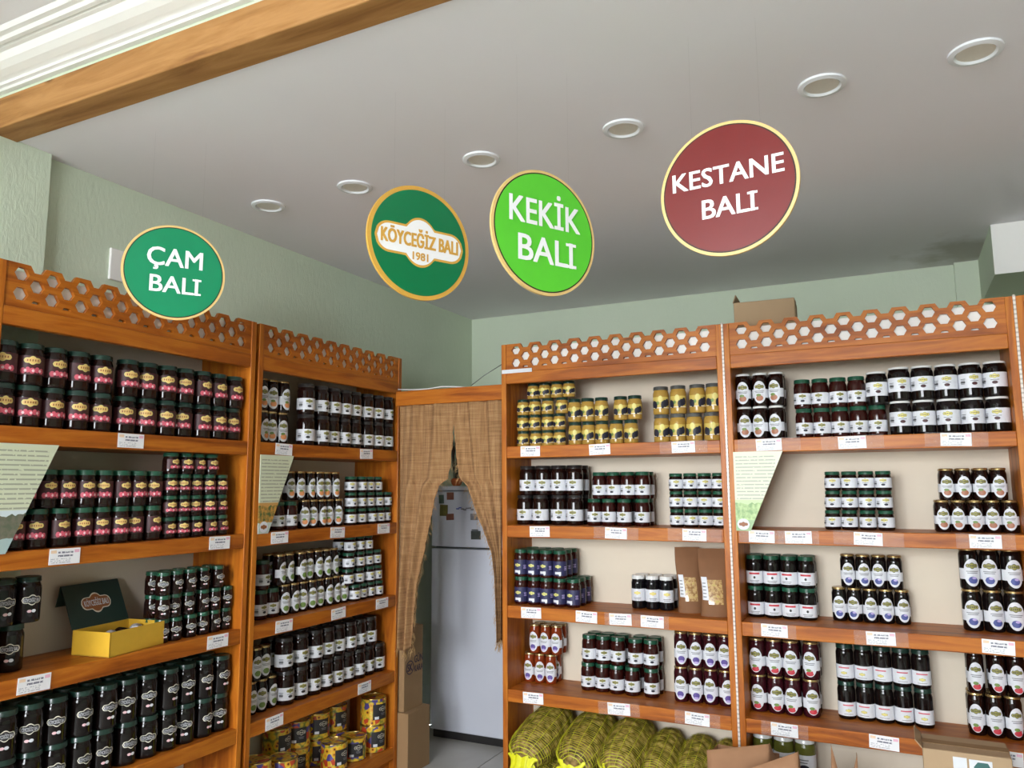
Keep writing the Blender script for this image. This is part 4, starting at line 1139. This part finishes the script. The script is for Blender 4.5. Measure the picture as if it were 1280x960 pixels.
# ------------------------------------------------------------------ burlap curtain
k = NT('burlap'); v = k.coords((1, 1, 1), False)
sp = k.n('ShaderNodeSeparateXYZ'); k.l(v, sp.inputs[0])
wx = k.math('SINE', k.math('MULTIPLY', sp.outputs[0], 1500.0)); wz = k.math('SINE', k.math('MULTIPLY', sp.outputs[2], 1500.0))
weave = k.math('MULTIPLY', wx, wz)
slub = k.noise(k.coords((120, 4, 6), False), 1.0, 3.0)
slub2 = k.noise(k.coords((6, 4, 120), False), 1.0, 3.0)
f = k.math('MULTIPLY', k.math('ADD', slub, slub2), 0.5)
k.base(k.ramp(f, [(0.35, rgb(132, 96, 62)), (0.5, rgb(164, 122, 80)), (0.65, rgb(186, 146, 102))]))
k.bump(weave, 0.4, 0.001)
k.set(rough=0.95)
tr = k.n('ShaderNodeBsdfTransparent'); ms = k.n('ShaderNodeMixShader')
k.l(k.math('MULTIPLY', k.math('GREATER_THAN', weave, 0.25), 0.30), ms.inputs[0])
k.l(k.b.outputs[0], ms.inputs[1]); k.l(tr.outputs[0], ms.inputs[2]); k.l(ms.outputs[0], k.t.nodes['Material Output'].inputs[0])
M['burlap'] = k.m
def interp(tab, z):
    for (z0, x0), (z1, x1) in zip(tab, tab[1:]):
        if z1 <= z <= z0:
            return x0 + (x1 - x0) * (z0 - z) / (z0 - z1)
    return tab[-1][1]
left_in = [(.412, -1.931), (.243, -1.937), (.108, -1.948), (.035, -1.962), (.004, -2.012), (-.066, -2.036), (-.162, -2.055), (-.317, -2.090), (-.490, -2.128), (-.623, -2.140), (-.785, -2.150)]
right_in = [(.412, -1.930), (.243, -1.917), (.108, -1.900), (.035, -1.886), (.004, -1.846), (-.122, -1.797), (-.196, -1.762), (-.305, -1.716), (-.413, -1.700), (-.628, -1.690), (-.70, -1.688)]
cu = empty('burlap_curtain', (-1.95, A + 0.03, EYE + 0.41)); tag(cu, 'parted tan burlap curtain hanging from the lintel before the fridge', 'curtain')
cz0 = EYE + 0.41
def panel(tab, x_out, zbot, ph, name):
    def f(u, t):
        z = .412 - (.412 - zbot) * t
        xi = interp(tab, z)
        x = x_out + (xi - x_out) * u
        wd = abs(xi - x_out) / 0.3
        y = (0.010 + 0.012 * t) * math.sin(u * 15 + ph + 1.5 * t) + 0.006 * math.sin(u * 33 + 3 * t + ph)
        if t > 0.97:
            z += 0.02 * noise.noise(Vector((x * 40, ph, 1.0)))
        if u > 0.97:
            x += 0.006 * noise.noise(Vector((z * 60, ph, 0)))
        return (x + 1.95, y, z - 0.41)
    ob = obj(name, MB().grid(f, 44, 70).mesh(name, 'burlap', 'all'), cu)
    m = ob.modifiers.new('thick', 'SOLIDIFY'); m.thickness = 0.0012
    fr_ = MB(); rf = random.Random(int(ph * 10) + 4)
    for i in range(120):
        t = rf.uniform(0.25, 1.0); p = Vector(f(1.0, t)); s = 1 if name == 'curtain_panel_l' else -1
        e = p + Vector((s * rf.uniform(0.002, 0.02), rf.uniform(-0.006, 0.006), -rf.uniform(0.005, 0.035)))
        fr_.tube([p, (p + e) / 2 + Vector((s * 0.003, 0, 0.003)), e], 0.0006, 3)
    for i in range(50):
        p = Vector(f(rf.random(), 1.0)); e = p + Vector((rf.uniform(-0.012, 0.012), rf.uniform(-0.006, 0.006), -rf.uniform(0.01, 0.05)))
        fr_.tube([p, (p + e) / 2 + Vector((0.003, 0, 0)), e], 0.0008, 3)
    fo = obj('fringe', fr_.mesh('fringe', 'dry_straw', 'all'), ob); fo['kind'] = 'stuff'
    return ob
plain('dry_straw', rgb(196, 156, 104), 0.9)
panel(left_in, -2.252, -.785, 0.4, 'curtain_panel_l').name = 'curtain_panel'
panel(right_in, -1.668, -.70, 2.1, 'curtain_panel_r').name = 'curtain_panel'
# cables on the lintel
plain('cable_white', rgb(226, 226, 222), 0.5)
tag(obj('cable', MB().tube([(-2.26, A + 0.03, EYE + 0.492), (-2.17, A + 0.028, EYE + 0.484), (-2.08, A + 0.028, EYE + 0.483), (-2.0, A + 0.03, EYE + 0.490), (-1.93, A + 0.04, EYE + 0.486), (-1.88, A + 0.05, EYE + 0.481)], 0.0035, 6).mesh('cable', 'cable_white', 'all')), 'white cable lying loosely along the top of the lintel', 'cable')
tag(obj('wire', MB().tube([(-1.83, A + 0.02, EYE + 0.482), (-1.76, A + 0.03, EYE + 0.530), (-1.655, A + 0.05, EYE + 0.590)], 0.002, 5).mesh('wire', 'lid_grey', 'all')), 'thin grey wire rising from the lintel to the back unit', 'wire')
